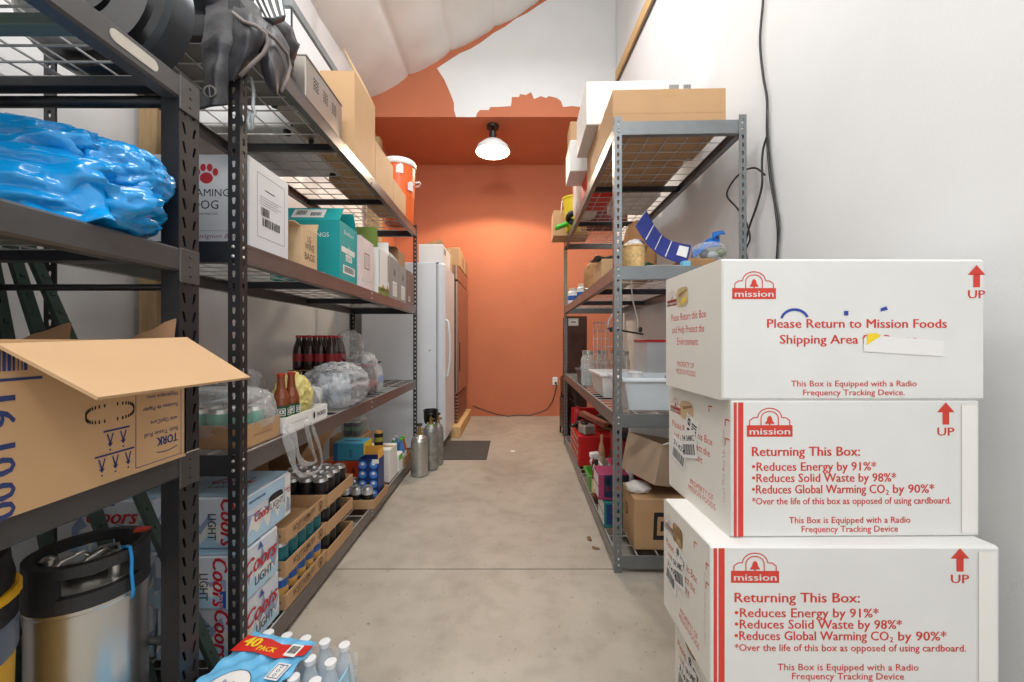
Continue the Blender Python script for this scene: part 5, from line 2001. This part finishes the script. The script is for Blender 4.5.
# ================================================================ right rack: third deck
M_TOTE = film('frosted_tote', (226, 234, 240), .28, .3, .04, 8)
M_TOTEW = mat('white_tote', (226, 224, 222), .4, var=.02)


def tote(name, label, loc, w, d, h, m, lipm):
    t = thing(name, label, 'storage bin', loc, RYAW)
    mb = MB()
    k = .86
    tw, td = w / 2 * k, d / 2 * k
    o = [(-tw, -td, 0), (tw, -td, 0), (tw, td, 0), (-tw, td, 0)]
    q = [(-w / 2, -d / 2, h), (w / 2, -d / 2, h), (w / 2, d / 2, h), (-w / 2, d / 2, h)]
    vs = [Vector(p) for p in o + q]
    sh = [Vector((p.x * .97, p.y * .97, p.z + (.004 if p.z < h / 2 else 0))) for p in vs]
    mb.add(vs + sh, [(3, 2, 1, 0), (0, 1, 5, 4), (1, 2, 6, 5), (2, 3, 7, 6), (3, 0, 4, 7), (8, 9, 10, 11), (12, 13, 9, 8), (13, 14, 10, 9), (14, 15, 11, 10), (15, 12, 8, 11),
                     (4, 5, 13, 12), (5, 6, 14, 13), (6, 7, 15, 14), (7, 4, 12, 15)], m)
    mb.build('bin_body', t)
    mb = MB()
    for a, b, c, e in ((-w / 2 - .012, w / 2 + .012, -d / 2 - .012, -d / 2), (-w / 2 - .012, w / 2 + .012, d / 2, d / 2 + .012), (-w / 2 - .012, -w / 2, -d / 2, d / 2), (w / 2, w / 2 + .012, -d / 2, d / 2)):
        mb.box(a, b, c, e, h - .018, h, lipm, .003)
    mb.build('rim', t)
    return t


tote('storage_bin', 'frosted clear storage tote at the near end of the third deck', (.80, 2.18, ZR1), .46, .34, .165, M_TOTE, mat('frosted_rim', (220, 228, 234), .4))
tote('storage_bin', 'white plastic bin behind the near post on the third deck', (.70, 2.68, ZR1), .28, .42, .15, M_TOTEW, M_TOTEW)
t = tote('storage_bin', 'dark blue-grey small bin at the far end of third deck', (.625, 3.42, ZR1), .12, .2, .12, mat('slate_blue_plastic', (70, 82, 100), .4), mat('slate_blue_plastic', (70, 82, 100)))
mb = MB(); mb.blob((0, 0, .02), (.04, .07, .03), M_FILM, 80, .3, 2, 3, ridge=True); tag(mb.build('shrink_wrap', None, (.625, 3.42, ZR1 + .10)), 'crumpled clear wrap in the dark blue-grey bin', 'wrap')
mb = MB(); mb.box(-.055, .055, -.004, .004, 0, .15, mat('grey_panel', (120, 122, 126), .5), .002, Matrix.Rotation(.5, 4, 'Y'))
tag(mb.build('grey_panel', None, (.82, 2.16, ZR1 + .035)), 'tilted grey panel standing in the frosted tote', 'panel')
t = thing('plastic_cup', 'white plastic cup standing in the frosted tote', 'cup', (.68, 2.2, ZR1 + .006))
mb = MB(); mb.lathe([(.03, 0), (.038, .17), (.041, .172), (.041, .178), (.036, .178), (.028, .005), (0, .005)], M_WPLAS, seg=18); mb.build('cup_body', t)
mb = MB(); mb.blob((0, 0, .03), (.07, .06, .035), mat('white_paper_wad', (232, 232, 230), .7), 83, .3, 2.5, 3, zmin=0, ridge=True)
tag(mb.build('paper_wad', None, (.90, 2.14, ZR1 + .008)), 'white paper wad at the bottom of the frosted tote', 'paper')

t = thing('display_case', 'clear acrylic case with a red top edge behind the frosted tote', 'display case', (.985, 2.66, ZR1), RYAW)
for (a, b, c, e, nm) in ((-.13, .13, -.15, -.146, 'front_pane'), (-.13, .13, .146, .15, 'back_pane'), (-.13, -.126, -.146, .146, 'side_pane'), (.126, .13, -.146, .146, 'side_pane')):
    mb = MB(); mb.box(a, b, c, e, .004, .345, M_CLEAR); mb.build(nm, t)
mb = MB(); mb.box(-.13, .13, -.15, .15, 0, .004, M_BLACK); mb.build('base', t)
mb = MB(); mb.box(-.134, .134, -.154, .154, .345, .362, mat('red_acrylic', (200, 30, 44), .3), .003); mb.build('lid', t)
t = thing('wire_rack', 'tall wire rack standing behind the white bin', 'rack', (.72, 3.02, ZR1), RYAW)
mb = MB()
for x in (-.09, -.03, .03, .09):
    for y in (-.08, .08):
        mb.cyl((x, y, 0), (x, y, .50), .003, M_WIRE, 6)
for k in range(9):
    z = .01 + k * .06
    mb.tube([(-.09, -.08, z), (.09, -.08, z), (.09, .08, z), (-.09, .08, z)], .0025, M_WIRE, 6, True)
mb.build('wire_frame', t)
mb = MB(); mb.box(-.085, .085, -.075, .075, .10, .105, M_WIRE); mb.build('wire_tray', t)
j = thing('glass_jar', 'clear glass jar in the row at the far end of third deck', 'jar', (.60, 3.16, ZR1), 0, 'clear glass jars on the third deck')
M_GLS = film('clear_glass', (222, 228, 226), .72, .05, .02, 5)
mb = MB(); mb.lathe([(.045, 0), (.05, .01), (.05, .2), (.038, .235), (.038, .25)], M_GLS, seg=20); mb.build('jar_body', j)
mb = MB(); mb.lathe([(.041, .25), (.041, .275), (0, .277)], M_ALU, seg=20); mb.build('lid', j)
for x, y in ((.615, 3.28), (.74, 3.28), (.85, 3.05), (.86, 3.2), (.76, 3.42), (.88, 3.40)):
    dup(j, (x, y, ZR1), x * 5)
for k, (x, y, lab) in enumerate(((.625, 2.30, 'bent metal hook hanging under the second deck, nearer the aisle'), (.70, 2.32, 'bent metal hook hanging under the second deck, nearer the wall'))):
    mb = MB()
    zt = RT[2] - .008
    mb.tube([(x + .02, y, zt + .006), (x + .0, y, zt + .008), (x - .01, y, zt - .01), (x, y, zt - .12), (x - .07 + k * .1, y, zt - .24), (x - .075 + k * .1, y, zt - .28), (x - .05 + k * .1, y, zt - .295)], .004, M_WIRE, 8)
    mb.blob((x - .055 + k * .1, y, zt - .29), (.012, .012, .016), M_BLACK, k, .1, 2, 2)
    tag(mb.build('wall_hook', None), lab, 'hook')
mb = MB(); mb.cyl((.55, 2.3, 1.20), (.76, 2.32, 1.165), .0055, M_BLACK, 8)
tag(mb.build('black_rod', None), 'thin black rod slung through the hanging hooks', 'rod')

# ================================================================ right rack: floor deck
M_TRED = mat('tool_chest_red', (188, 26, 32), .32, var=.04)
t = thing('tool_chest', 'red steel tool chest with drawers facing the aisle', 'tool chest', (.765, 3.58, ZR0), RYAW)
mb = MB(); mb.box(-.2, .2, -.28, .28, 0, .25, M_TRED, .005); mb.build('chest_body', t)
for k in range(4):
    mb = MB(); mb.box(-.208, -.2, -.27, .27, .012 + k * .058, .062 + k * .058, M_TRED, .003); dr = mb.build('drawer', t)
    mb = MB(); mb.box(-.216, -.2075, -.26, .26, .05 + k * .058, .056 + k * .058, M_ALU, .002); mb.build('drawer_pull', dr)
mb = MB(); mb.box(-.2, .2, .262, .28, .25, .40, M_TRED, .004); mb.build('raised_lid', t)
ZC = ZR0 + .251
t = thing('cordless_drill', 'black and red cordless drill lying on the red tool chest', 'drill', (.66, 3.62, ZC), .6)
mb = MB(); mb.cyl((-.1, 0, .04), (.07, 0, .04), .034, M_BLACK, 14); mb.cyl((-.17, 0, .04), (-.1, 0, .04), .012, M_BLACK, 12, .022); mb.build('motor_body', t)
mb = MB(); mb.tube([(.03, 0, .04), (.06, .09, .04), (.07, .12, .04)], [.022, .02, .022], M_TRED, 10); mb.build('grip', t)
mb = MB(); mb.box(.03, .11, .115, .165, .004, .085, M_BLACK, .008); mb.build('battery', t)
mb = MB(); mb.box(-.055, .055, -.06, .06, 0, .085, M_ALU, .012); mb.cyl((-.02, 0, .085), (-.02, 0, .10), .03, M_BLACK, 14)
tag(mb.build('meter_box', None, (.635, 3.40, ZC), .3), 'silver box with round dial on the chest near its aisle edge', 'meter')
mb = MB(); mb.tube([(.06 * math.cos(a) + .01 * a, .08 * math.sin(a), .014 + .006 * a) for a in [k * .5 for k in range(34)]], .011, mat('olive_hose', (92, 84, 60), .6), 8)
tag(mb.build('hose_coil', None, (.80, 3.46, ZC), .2), 'coil of olive hose heaped on the red tool chest', 'hose')
mb = MB(); mb.box(-.03, .03, -.16, .16, 0, .045, mat('rosy_board', (170, 104, 84), .6, var=.15), .004, Matrix.Rotation(.18, 4, 'X'))
tag(mb.build('wood_block', None, (.72, 3.55, ZC + .075), .55), 'reddish wooden block lying across the tools on the chest', 'wood')
mb = MB(); mb.blob((0, 0, .06), (.09, .08, .07), M_BLACK, 91, .35, 2.4, 3, zmin=0); tag(mb.build('cable_heap', None, (.86, 3.68, ZC)), 'heap of black cable at the wall side of the tool chest', 'cable')
mb = MB(); mb.lathe([(.03, 0), (.034, .01), (.034, .12), (.02, .15), (.02, .17), (0, .17)], mat('red_can', (190, 40, 50), .4), seg=16)
tag(mb.build('spray_can', None, (.62, 3.78, ZC)), 'red spray can at the far corner of the tool chest', 'can')

rb('carton', 'dark red carton behind the tilted kraft box on the floor deck', .70, 1.05, 2.52, 2.86, ZR0, .40, mat('deep_red_card', (150, 26, 36), .5))
mb = MB(); mb.sheet([[(-.16, -.13, .02), (0, -.16, .06), (.16, -.14, .0)], [(-.2, 0, .03), (0, 0, .075), (.18, 0, .05)], [(-.15, .14, 0), (0, .14, .05), (.16, .14, .02)]], M_BLACK, 6, .006, .04, 5)
tag(mb.build('cloth', None, (.86, 2.66, ZR0 + .402)), 'black cloth thrown over the dark red carton', 'cloth')


def p_D1(mb):
    f = face(mb, '-y', .36, .24, .255)
    out = []
    for sc, m, lay in ((1, M_BLK, 1), (.68, M_KRAFT, 2)):
        c = Vector((.15, .12))
        w_, h_ = .058 * sc, .068 * sc
        pts = [(-w_, -h_), (-w_ * .9, h_)] + [(w_ * .1 + w_ * math.cos(a), h_ * math.sin(a)) for a in [PI / 2 - PI * k / 12 for k in range(13)]]
        f.poly([(c.x + x, c.y + y) for x, y in pts], m, lay)
    f.poly([(.128, .092), (.13, .148), (.146, .141), (.154, .12), (.146, .1)], M_BLK, 3)
    e = face(mb, '-x', .36, .24, .255)
    e.text('D', .10, .12, .06, M_BLK, .04, bold=.03)


rb('carton', 'kraft carton with a big outlined letter D at the near end of floor deck', .612, .972, 1.985, 2.225, ZR0, .255, M_KRAFT, p_D1, False)
mb = MB(); mb.blob((0, 0, .02), (.06, .05, .03), mat('white_tissue', (222, 220, 216), .8), 95, .3, 2.6, 3, zmin=0, ridge=True)
tag(mb.build('paper_wad', None, (.66, 2.09, ZR0 + .257)), 'white paper crumpled on top of the letter D carton', 'paper')
t = open_box('carton', 'grey-tan open carton tilted over on top of the letter D carton', 'box', (.80, 2.14, ZR0 + .300), .34, .26, .20, mat('grey_tan_card', (176, 152, 130), .72), 0.0, None,
             [('-y', .10, 62, M_WPAPER), ('+x', .12, 40, None), ('+y', .12, 20, M_WPAPER)])
t.rotation_euler = (.04, .22, .40)
t.location.z = ZR0 + .258 + .17 * math.sin(.22) + .008

M_GBIN = mat('green_bin', (84, 160, 60), .4)
tote('storage_bin', 'bright green bin at the aisle edge of the floor deck', (.60, 2.84, ZR0), .13, .2, .12, M_GBIN, M_GBIN)
tote('storage_bin', 'clear bin of cleaning bottles beside the green bin', (.75, 2.98, ZR0), .16, .3, .12, M_TOTE, M_TOTE)


def cleaner(name, label, loc, body, cap, lab, r, h, trigger=False):
    t = thing(name, label, 'bottle', loc, .4)
    mb = MB(); mb.lathe([(r * .9, 0), (r, .01), (r, h * .6), (r * .8, h * .72), (r * .4, h * .84), (r * .36, h * .9)], body, seg=16); mb.build('bottle_body', t)
    mb = MB(); mb.lathe([(r + .0008, h * .15), (r + .0008, h * .5)], lab, seg=16); mb.build('bottle_label', t)
    mb = MB(); mb.lathe([(r * .44, h * .89), (r * .44, h), (0, h)], cap, seg=12)
    if trigger:
        mb.box(-.05, .02, -.011, .011, h, h + .03, cap, .004)
        mb.tube([(-.03, 0, h), (-.045, 0, h - .03), (-.04, 0, h - .05)], .005, cap, 6)
    mb.build('cap', t)
    return t


C = lambda n, c: mat('cleaner_' + n, c, .35)
cleaner('spray_bottle', 'white trigger spray bottle standing in the bright green bin', (.59, 2.80, ZR0 + .006), M_WPLAS, M_WPLAS, C('grey', (120, 130, 140)), .028, .22, True)
cleaner('spray_bottle', 'black trigger spray bottle standing in the bright green bin', (.60, 2.87, ZR0 + .006), M_BLACK, M_WPLAS, C('steel', (80, 96, 110)), .027, .21, True)
cleaner('cleaner_bottle', 'dark green tall bottle standing beside the green bin', (.72, 2.90, ZR0 + .006), C('bottle_green', (30, 56, 40)), M_BLACK, C('lime', (80, 120, 70)), .033, .25)
cleaner('cleaner_bottle', 'blue bottle with orange label among the cleaners', (.76, 2.97, ZR0 + .006), C('indigo', (50, 60, 130)), C('pink', (224, 90, 130)), C('orange', (220, 110, 40)), .036, .29)
cleaner('cleaner_bottle', 'pale yellow-green bottle among the cleaners', (.78, 3.06, ZR0 + .006), C('straw', (206, 206, 110)), C('straw', (206, 206, 110)), C('olive', (130, 140, 60)), .034, .27)
cleaner('cleaner_bottle', 'beige slim bottle in front of the tool chest', (.69, 3.08, ZR0 + .006), C('beige', (206, 160, 130)), C('beige', (206, 160, 130)), C('cream', (220, 200, 180)), .025, .31)
mb = MB(); mb.blob((0, 0, .05), (.07, .09, .06), mat('white_plastic_sack', (226, 220, 216), .5), 97, .3, 2.4, 3, zmin=0, ridge=True)
mb.blob((.02, -.05, .07), (.04, .04, .03), mat('orange_red_wrap', (214, 84, 50), .5), 98, .3, 2.5, 2)
tag(mb.build('plastic_sack', None, (.63, 2.44, ZR0 + .15)), 'white and orange crumpled sack on the boxed goods behind the near post', 'sack')


def p_multi(depth, cells):
    def pr(mb):
        f = face(mb, '-y', .17, depth, .145)
        for a0, b0, a1, b1, c in cells:
            f.rect(a0, b0, a1, b1, mat('print_%d_%d_%d' % c, c, .4, var=0), 1)
        e = face(mb, '-x', .17, depth, .145)
        for k in range(4):
            e.rect(depth * (.06 + k * .235), .012, depth * (.25 + k * .235), .068, M_WPLAS, 1)
            e.rect(depth * (.06 + k * .235), .076, depth * (.25 + k * .235), .134, M_WPLAS, 1)
    return pr


rb('product_box', 'pink and navy printed box stacked behind the near post', .488, .658, 2.24, 2.40, ZR0 + .148, .145, mat('magenta_card', (150, 48, 92), .45), p_multi(.16, [
    (.03, .015, .165, .14, (24, 34, 64)), (.045, .085, .10, .13, (60, 120, 190)), (.04, .05, .09, .075, (214, 60, 130)), (.10, .04, .14, .08, (220, 130, 40)), (.05, .018, .12, .036, (40, 90, 160))]), False, 'box')
rb('product_box', 'teal and navy printed box under the pink and navy one', .515, .685, 2.22, 2.40, ZR0, .145, mat('teal_print_card', (30, 110, 110), .4), p_multi(.18, [
    (.012, .02, .15, .13, (28, 56, 110)), (.03, .08, .12, .12, (70, 190, 120)), (.05, .035, .1, .06, (40, 150, 190))]), False, 'box')

# beyond the right rack
t = thing('storage_cabinet', 'narrow dark brown cabinet with a white notice, beyond the right rack', 'cabinet', (.78, 5.0, 0))
M_DBR = mat('dark_brown_laminate', (78, 48, 36), .5, var=.12)
mb = MB(); mb.box(-.12, .12, -.2, .2, .02, 1.425, M_DBR, .004); mb.build('cabinet_body', t)
mb = MB(); mb.box(-.11, .11, -.208, -.2, .05, 1.40, M_DBR, .002); mb.build('door', t)
mb = MB()
f = Face(mb, (-.105, -.2085, 1.31), (1, 0, 0), (0, 0, 1), .13, .08)
f.rect(0, 0, .12, .085, M_WPAPER, 1)
f.frame(.012, .012, .108, .073, .004, M_GREYC, 2)
f.rect(.03, .03, .09, .055, M_GREYC, 2)
mb.build('notice', t)['label'] = 'white notice'
mb = MB(); mb.box(-.1, .1, -.18, .18, 0, .02, M_BLACK); mb.build('plinth', t)
for k, (x, y, lab) in enumerate(((.605, 4.72, 'black folding chair folded flat, nearest the aisle beyond the rack'), (.70, 4.59, 'second black folding chair folded flat, nearer the white wall'))):
    t = thing('folding_chair', lab, 'chair', (x, y, 0), 0, 'folded black chairs')
    for yy in (-.2, .2):
        mb = MB(); mb.tube([(-.01, yy, 0), (.0, yy, .4), (.012, yy, .66), (.012, yy * .9, .70)], .011, M_BLACK, 8); mb.build('frame_tube', t)
    mb = MB(); mb.box(-.012, .02, -.19, .19, .5, .69, M_BLACK, .008); mb.build('backrest', t)
    mb = MB(); mb.box(-.022, .008, -.185, .185, .10, .46, M_BLACK, .008); mb.build('seat', t)
    for yy in (-.16, .16):
        mb = MB(); mb.tube([(.02, yy, 0), (.022, yy, .5)], .01, M_BLACK, 8); mb.build('leg', t)

# ================================================================ alcove lamp, outlet, cord, cables
M_LAMP = glow('lamp_diffuser', (255, 226, 186), 14)
lx, ly, lz = -.235, 4.90, 3.44
t = thing('pendant_lamp', 'round white glowing lamp hung from the orange alcove ceiling', 'lamp', (lx, ly, lz))
mb = MB(); mb.lathe([(.075, .29), (.078, .31), (.06, .328), (0, .329)], M_BLACK, seg=22); mb.build('ceiling_canopy', t)
mb = MB(); mb.lathe([(.035, .15), (.045, .17), (.045, .24), (.02, .26), (.012, .29)], M_BLACK, seg=16); mb.build('lamp_socket', t)
mb = MB(); mb.lathe([(.205, .0), (.21, .012), (.19, .06), (.12, .12), (.05, .152), (.03, .155), (.028, .15), (.05, .146), (.118, .114), (.186, .055), (.202, .01)], M_WPLAS, seg=36); mb.build('lamp_shade', t)
mb = MB(); mb.lathe([(.0, -.03), (.10, -.024), (.17, -.008), (.206, -.001), (0, .016)], M_LAMP, seg=36); mb.build('diffuser', t)
d = bpy.data.lights.new('pendant_light', 'SPOT')
d.energy, d.color, d.spot_size, d.spot_blend, d.shadow_soft_size = 120, (1, .84, .62), math.radians(142), .12, .12
o = bpy.data.objects.new('pendant_light', d)
COL.objects.link(o)
o.location = (lx, ly, lz - .06)

t = thing('wall_outlet', 'white double outlet low on the orange wall', 'outlet', (.645, YB - .001, .526))
mb = MB(); mb.box(-.037, .037, -.008, 0, -.06, .06, M_WPLAS, .003); mb.build('cover_plate', t)
for z in (-.025, .025):
    mb = MB()
    mb.box(-.017, .017, -.0105, -.008, z - .015, z + .015, M_WPLAS, .001)
    f = Face(mb, (0, -.0106, z), (1, 0, 0), (0, 0, 1), .03, .03)
    f.rect(-.008, -.004, -.005, .008, M_BLK)
    f.rect(.005, -.004, .008, .008, M_BLK)
    mb.build('socket_face', t)
mb = MB()
P = [(.655, 5.975, .50), (.66, 5.95, .46), (.64, 5.95, .35), (.60, 5.95, .22), (.52, 5.94, .11), (.40, 5.93, .06), (.25, 5.93, .02), (.1, 5.92, .03), (-.06, 5.93, .012), (-.2, 5.94, .03), (-.34, 5.95, .07), (-.48, 5.95, .12), (-.58, 5.94, .16)]
mb.box(.64, .67, 5.965, 5.988, .485, .515, M_BLACK, .004)
mb.tube(P, .008, M_BLACK, 8)
tag(mb.build('power_cord', None), 'black power cord looping along the foot of the orange wall', 'cord')


def wall_cable(label, pts, r, m):
    mb = MB()
    L = [Vector(p) for p in pts]
    D = []
    for i in range(len(L) - 1):
        a, b, c, d_ = L[max(i - 1, 0)], L[i], L[i + 1], L[min(i + 2, len(L) - 1)]
        for k in range(8):
            tt_ = k / 8
            D.append(0.5 * ((2 * b) + (c - a) * tt_ + (2 * a - 5 * b + 4 * c - d_) * tt_ ** 2 + (3 * b - a - 3 * c + d_) * tt_ ** 3))
    D.append(L[-1])
    mb.tube(D, r, m, 8)
    return tag(mb.build('wall_cable', None), label, 'cable', 'cables hanging on the white wall')


M_CAB = mat('grey_cable', (84, 84, 84), .45)


def wy(px, off=.012):
    return (XR - off) * F_PX / (px - 512)


def W(px, py, off=.012):
    return at(px, py, wy(px, off))


wall_cable('thick black cable hanging from the ceiling down the white wall', [W(764, -40), W(763, 0), W(760, 40), W(763, 75), W(767, 100), W(767, 135), W(770, 175), W(775, 205), W(778, 235), W(776, 275), W(774, 340), W(773, 430)], .0055, M_BLACK)
wall_cable('black cable from the mid-wall clip that loops behind the rack post', [W(767, 136, .03), W(763, 150, .03), W(762, 165, .03), W(762, 185, .03), W(757, 205, .03), W(750, 225, .03), W(745, 245, .03), W(741, 265, .04)], .005, M_BLACK)
wall_cable('black looped cable curling out to the shelf beside the rack post', [W(765, 175, .05), W(755, 168, .06), W(742, 172, .07), W(731, 184, .08), W(727, 196, .08), W(737, 208, .06), W(746, 222, .05), W(750, 238, .05), W(746, 252, .05), W(752, 275, .05)], .0045, M_BLACK)
wall_cable('thin grey cable running beside the thick black one', [W(768, 110), W(769, 140), W(772, 170), W(776, 200), W(780, 225), W(778, 255), W(777, 330)], .003, M_CAB)
for s_, (a, b) in enumerate((((648, 30), (627, 82)), ((652, 20), (632, 70)))):
    p, q = at(a[0], a[1], 0), at(b[0], b[1], 0)
    mb = MB()
    y0_, y1_ = wy(662 - s_ * 0, .02), wy(621, .02)
    z0_, z1_ = 4.06 - s_ * .05, 4.16 - s_ * .05
    mb.cyl((XR - .012, 3.2, z0_), (XR - .012, 4.62, z1_), .008, M_CAB, 8)
    tag(mb.build('wall_cable', None), ('upper' if s_ == 0 else 'lower') + ' grey cable strung below the timber batten high on the wall', 'cable', 'cables along the batten')

# ================================================================ clothes and gear on top of the left racks
M_NEO = mat('charcoal_leather', (46, 45, 49), .5, var=.14, scale=8, bump=.3, bscale=40)
M_NEOD = mat('black_leather', (44, 44, 50), .5, var=.2, scale=8)
M_EDGE_HL = mat('grey_brown_highlight', (122, 112, 108), .6, var=.15)  # highlight on the leather edges, painted as a colour
t = thing('work_apron', 'heap of charcoal leather gear draped over the end of top deck', 'apron', (0, 0, 0))


def panel(rows, m, nm, th=.005, sd=1):
    mb = MB()
    mb.sheet([[at(*p) for p in r] for r in rows], m, 8, th, .012, sd, 14)
    return mb.build(nm, t)


p1 = panel([[(205, 2, 1.33), (222, -2, 1.33), (240, 0, 1.33)], [(205, 16, 1.24), (220, 13, 1.235), (236, 14, 1.24)], [(204, 42, 1.23), (217, 40, 1.21), (233, 44, 1.23)],
            [(202, 76, 1.23), (214, 74, 1.205), (229, 78, 1.232)], [(195, 109, 1.235), (212, 107, 1.21), (228, 105, 1.235)]], M_NEO, 'strap_panel', .006, 1)
mb = MB()
cx, cy = 209.5, 91
for rr_, m, off in ((1, mat('eyelet_rim', (150, 146, 142), .4, .4), .0), (.72, M_BLK, -.002)):
    mb.prism([at(cx + 6.5 * rr_ * math.cos(a), cy + 6.2 * rr_ * math.sin(a), 1.2 + off) for a in [2 * PI * k / 20 for k in range(20)]], (0, .003, 0), m)
mb.prism([at(cx - 1.2 + 4 * k_, cy + s_ * 6, 1.197) for k_, s_ in ((0, -.9), (.25, -.9), (.55, .9), (.3, .9))], (0, .003, 0), mat('eyelet_rim', (150, 146, 142)))
mb.build('eyelet', p1)
panel([[(236, -2, 1.33), (252, 4, 1.33), (268, 18, 1.36)], [(233, 12, 1.24), (250, 20, 1.225), (266, 34, 1.27)], [(231, 44, 1.225), (246, 48, 1.21), (259, 52, 1.25)],
       [(229, 66, 1.235), (239, 68, 1.222), (252, 58, 1.25)], [(228, 80, 1.238), (233, 80, 1.23), (240, 74, 1.245)]], M_NEO, 'front_fold', .006, 2)
panel([[(254, 12, 1.34), (272, 22, 1.38), (291, 48, 1.47)], [(256, 40, 1.28), (273, 44, 1.30), (290, 62, 1.44)], [(260, 62, 1.275), (274, 64, 1.27), (288, 74, 1.41)], [(266, 82, 1.29), (275, 86, 1.29), (284, 86, 1.38)],
       [(271, 92, 1.31), (277, 93, 1.32), (282, 92, 1.37)]], M_NEOD, 'side_pocket', .006, 3)
for nm, L in (('edge_highlight', [(233, 13, 1.225), (244, 22, 1.21), (256, 26, 1.215), (266, 34, 1.245), (268, 44, 1.25), (263, 54, 1.245), (252, 64, 1.235), (240, 76, 1.23)]),
              ('edge_highlight', [(262, 28, 1.25), (276, 40, 1.285), (287, 54, 1.38), (290, 66, 1.40), (287, 80, 1.37), (281, 92, 1.345)])):
    mb = MB(); mb.tube([at(*p) for p in L], .006, M_EDGE_HL, 8); mb.build(nm, t)  # pale tubes stand in for the highlight along the rims
mb = MB(); mb.blob((-1.09, 1.50, 2.29), (.24, .20, .15), M_NEOD, 101, .25, 1.9, 4, zmin=2.168, ridge=True); mb.build('bundled_heap', t)
mb = MB(); mb.blob((-.93, 1.53, 2.24), (.06, .12, .085), M_NEO, 103, .25, 2.2, 4, zmin=2.168, ridge=True); mb.build('rolled_edge', t)
t = thing('striped_bag', 'black bag with white stripes on top of the leather heap', 'bag', (0, 0, 0))
R0 = [at(244, -14, 1.40), at(262, -12, 1.40), at(282, -10, 1.44)]
R1 = [at(252, 2, 1.37), at(266, 2, 1.37), at(284, 4, 1.41)]
R2_ = [at(262, 18, 1.34), at(273, 19, 1.345), at(286, 16, 1.39)]
mb = MB(); mb.sheet([R0, R1, R2_], M_NEOD, 8, .02); mb.build('bag_side', t)
for k in range(5):
    u = .08 + k * .2
    mb = MB()
    def lr(R_, u_):
        return (R_[0].lerp(R_[1], u_ * 2) if u_ < .5 else R_[1].lerp(R_[2], u_ * 2 - 1)) + Vector((.0, -.006, 0))
    mb.sheet([[lr(R_, u), lr(R_, u + .085)] for R_ in (R0, R1, R2_)], M_WPAPER, 6, .002)
    mb.build('white_stripe', t)
t = thing('gear_pouch', 'small black pouch with yellow badge beside the steel appliance', 'pouch', (-.955, 1.665, 2.157))
mb = MB(); mb.blob((0, 0, .075), (.04, .07, .085), M_NEOD, 105, .12, 2.5, 3, zmin=0); mb.build('pouch_body', t)
mb = MB(); mb.blob((.032, -.02, .06), (.01, .022, .03), M_VY, 106, .2, 3, 2); mb.build('badge', t)
mb = MB()
L = [at(246, 78, 1.29), at(251, 78, 1.29), at(253.5, 90, 1.29), at(253, 108, 1.29), at(255, 113, 1.29), at(252, 118, 1.29), at(253, 128, 1.29), at(250, 131, 1.29), at(248, 122, 1.29), at(250, 112, 1.29)]
mb.tube(L, .0055, mat('grey_cord', (158, 164, 166), .5, .3), 8)
tag(mb.build('cord_hook', None), 'grey cord with a hook hanging beside the near rack post', 'cord')

t = thing('round_drum', 'round black drum standing on edge on the near rack top', 'drum', (-1.085, 1.02, R1T[2] + .001))
Mr = Matrix.Translation((0, 0, .205)) @ Matrix.Rotation(PI / 2, 4, 'X')
mb = MB()
mb.lathe([(0, .0), (.06, .006), (.07, .0), (.12, .0), (.125, .008), (.17, .01), (.185, .004), (.2, -.004)], mat('gloss_black_plastic', (20, 19, 21), .18, var=.2, spec=.7), seg=44, M=Mr); mb.build('drum_face', t)
mb = MB()
mb.lathe([(.2, -.004), (.205, -.02), (.205, -.09), (.19, -.10), (0, -.10)], mat('slate_band', (56, 62, 67), .3, .2, var=.1), seg=44, M=Mr); mb.build('drum_band', t)
t = open_box('crate', 'dark plastic crate on the near rack top, left of the round drum', 'crate', (-1.17, .45, R1T[2] + .001), .52, .7, .24, M_BLACK, 0, None)

mb = MB(); mb.box(-.25, .25, -.22, .22, 0, .006, mat('grey_board', (120, 116, 112), .7))
tag(mb.build('flat_board', None, (-1.19, 1.53, 2.1565), LYAW), 'flattened grey cardboard under the leather heap on top deck', 'cardboard')
mb = MB(); mb.sheet([[(-.02, -.03, .001), (.02, -.03, .004)], [(-.025, .03, .003), (.02, .03, .001)]], M_WPAPER, 4, .001)
tag(mb.build('paper_scrap', None, (.012, 4.08, .0005)), 'small white paper scrap on the concrete in mid aisle', 'paper')
for k, (x, y) in enumerate(((.44, 2.27), (.455, 2.17))):
    mb = MB(); mb.sheet([[(-.012, -.02, .001), (.0, -.022, .006), (.01, -.018, .001)], [(-.014, .015, .001), (0, .02, .008), (.01, .016, .002)]], mat('dry_leaf', (122, 84, 56), .8, var=.3), 4, .001)
    tag(mb.build('dry_leaf', None, (x, y, .0005), k * 1.2), ('farther' if k == 0 else 'nearer') + ' brown leaf scrap on the floor by the right rack foot', 'leaf')

t = cleaner('cleaner_bottle', 'pink-capped clear bottle between the printed boxes and the tool chest', (.64, 2.62, ZR0 + .001), M_WATER, C('pink', (224, 90, 130)), C('violet', (96, 60, 130)), .034, .27)
t = cleaner('spray_bottle', 'white trigger bottle with red label behind the pink and navy box', (.72, 2.47, ZR0 + .001), M_WPLAS, M_BLACK, C('scarlet', (200, 50, 40)), .035, .30, True)
t = cleaner('cleaner_bottle', 'dark amber bottle standing behind the near post on the floor deck', (.56, 2.66, ZR0 + .001), M_AMBER, M_BLACK, C('buff', (200, 180, 130)), .03, .25)
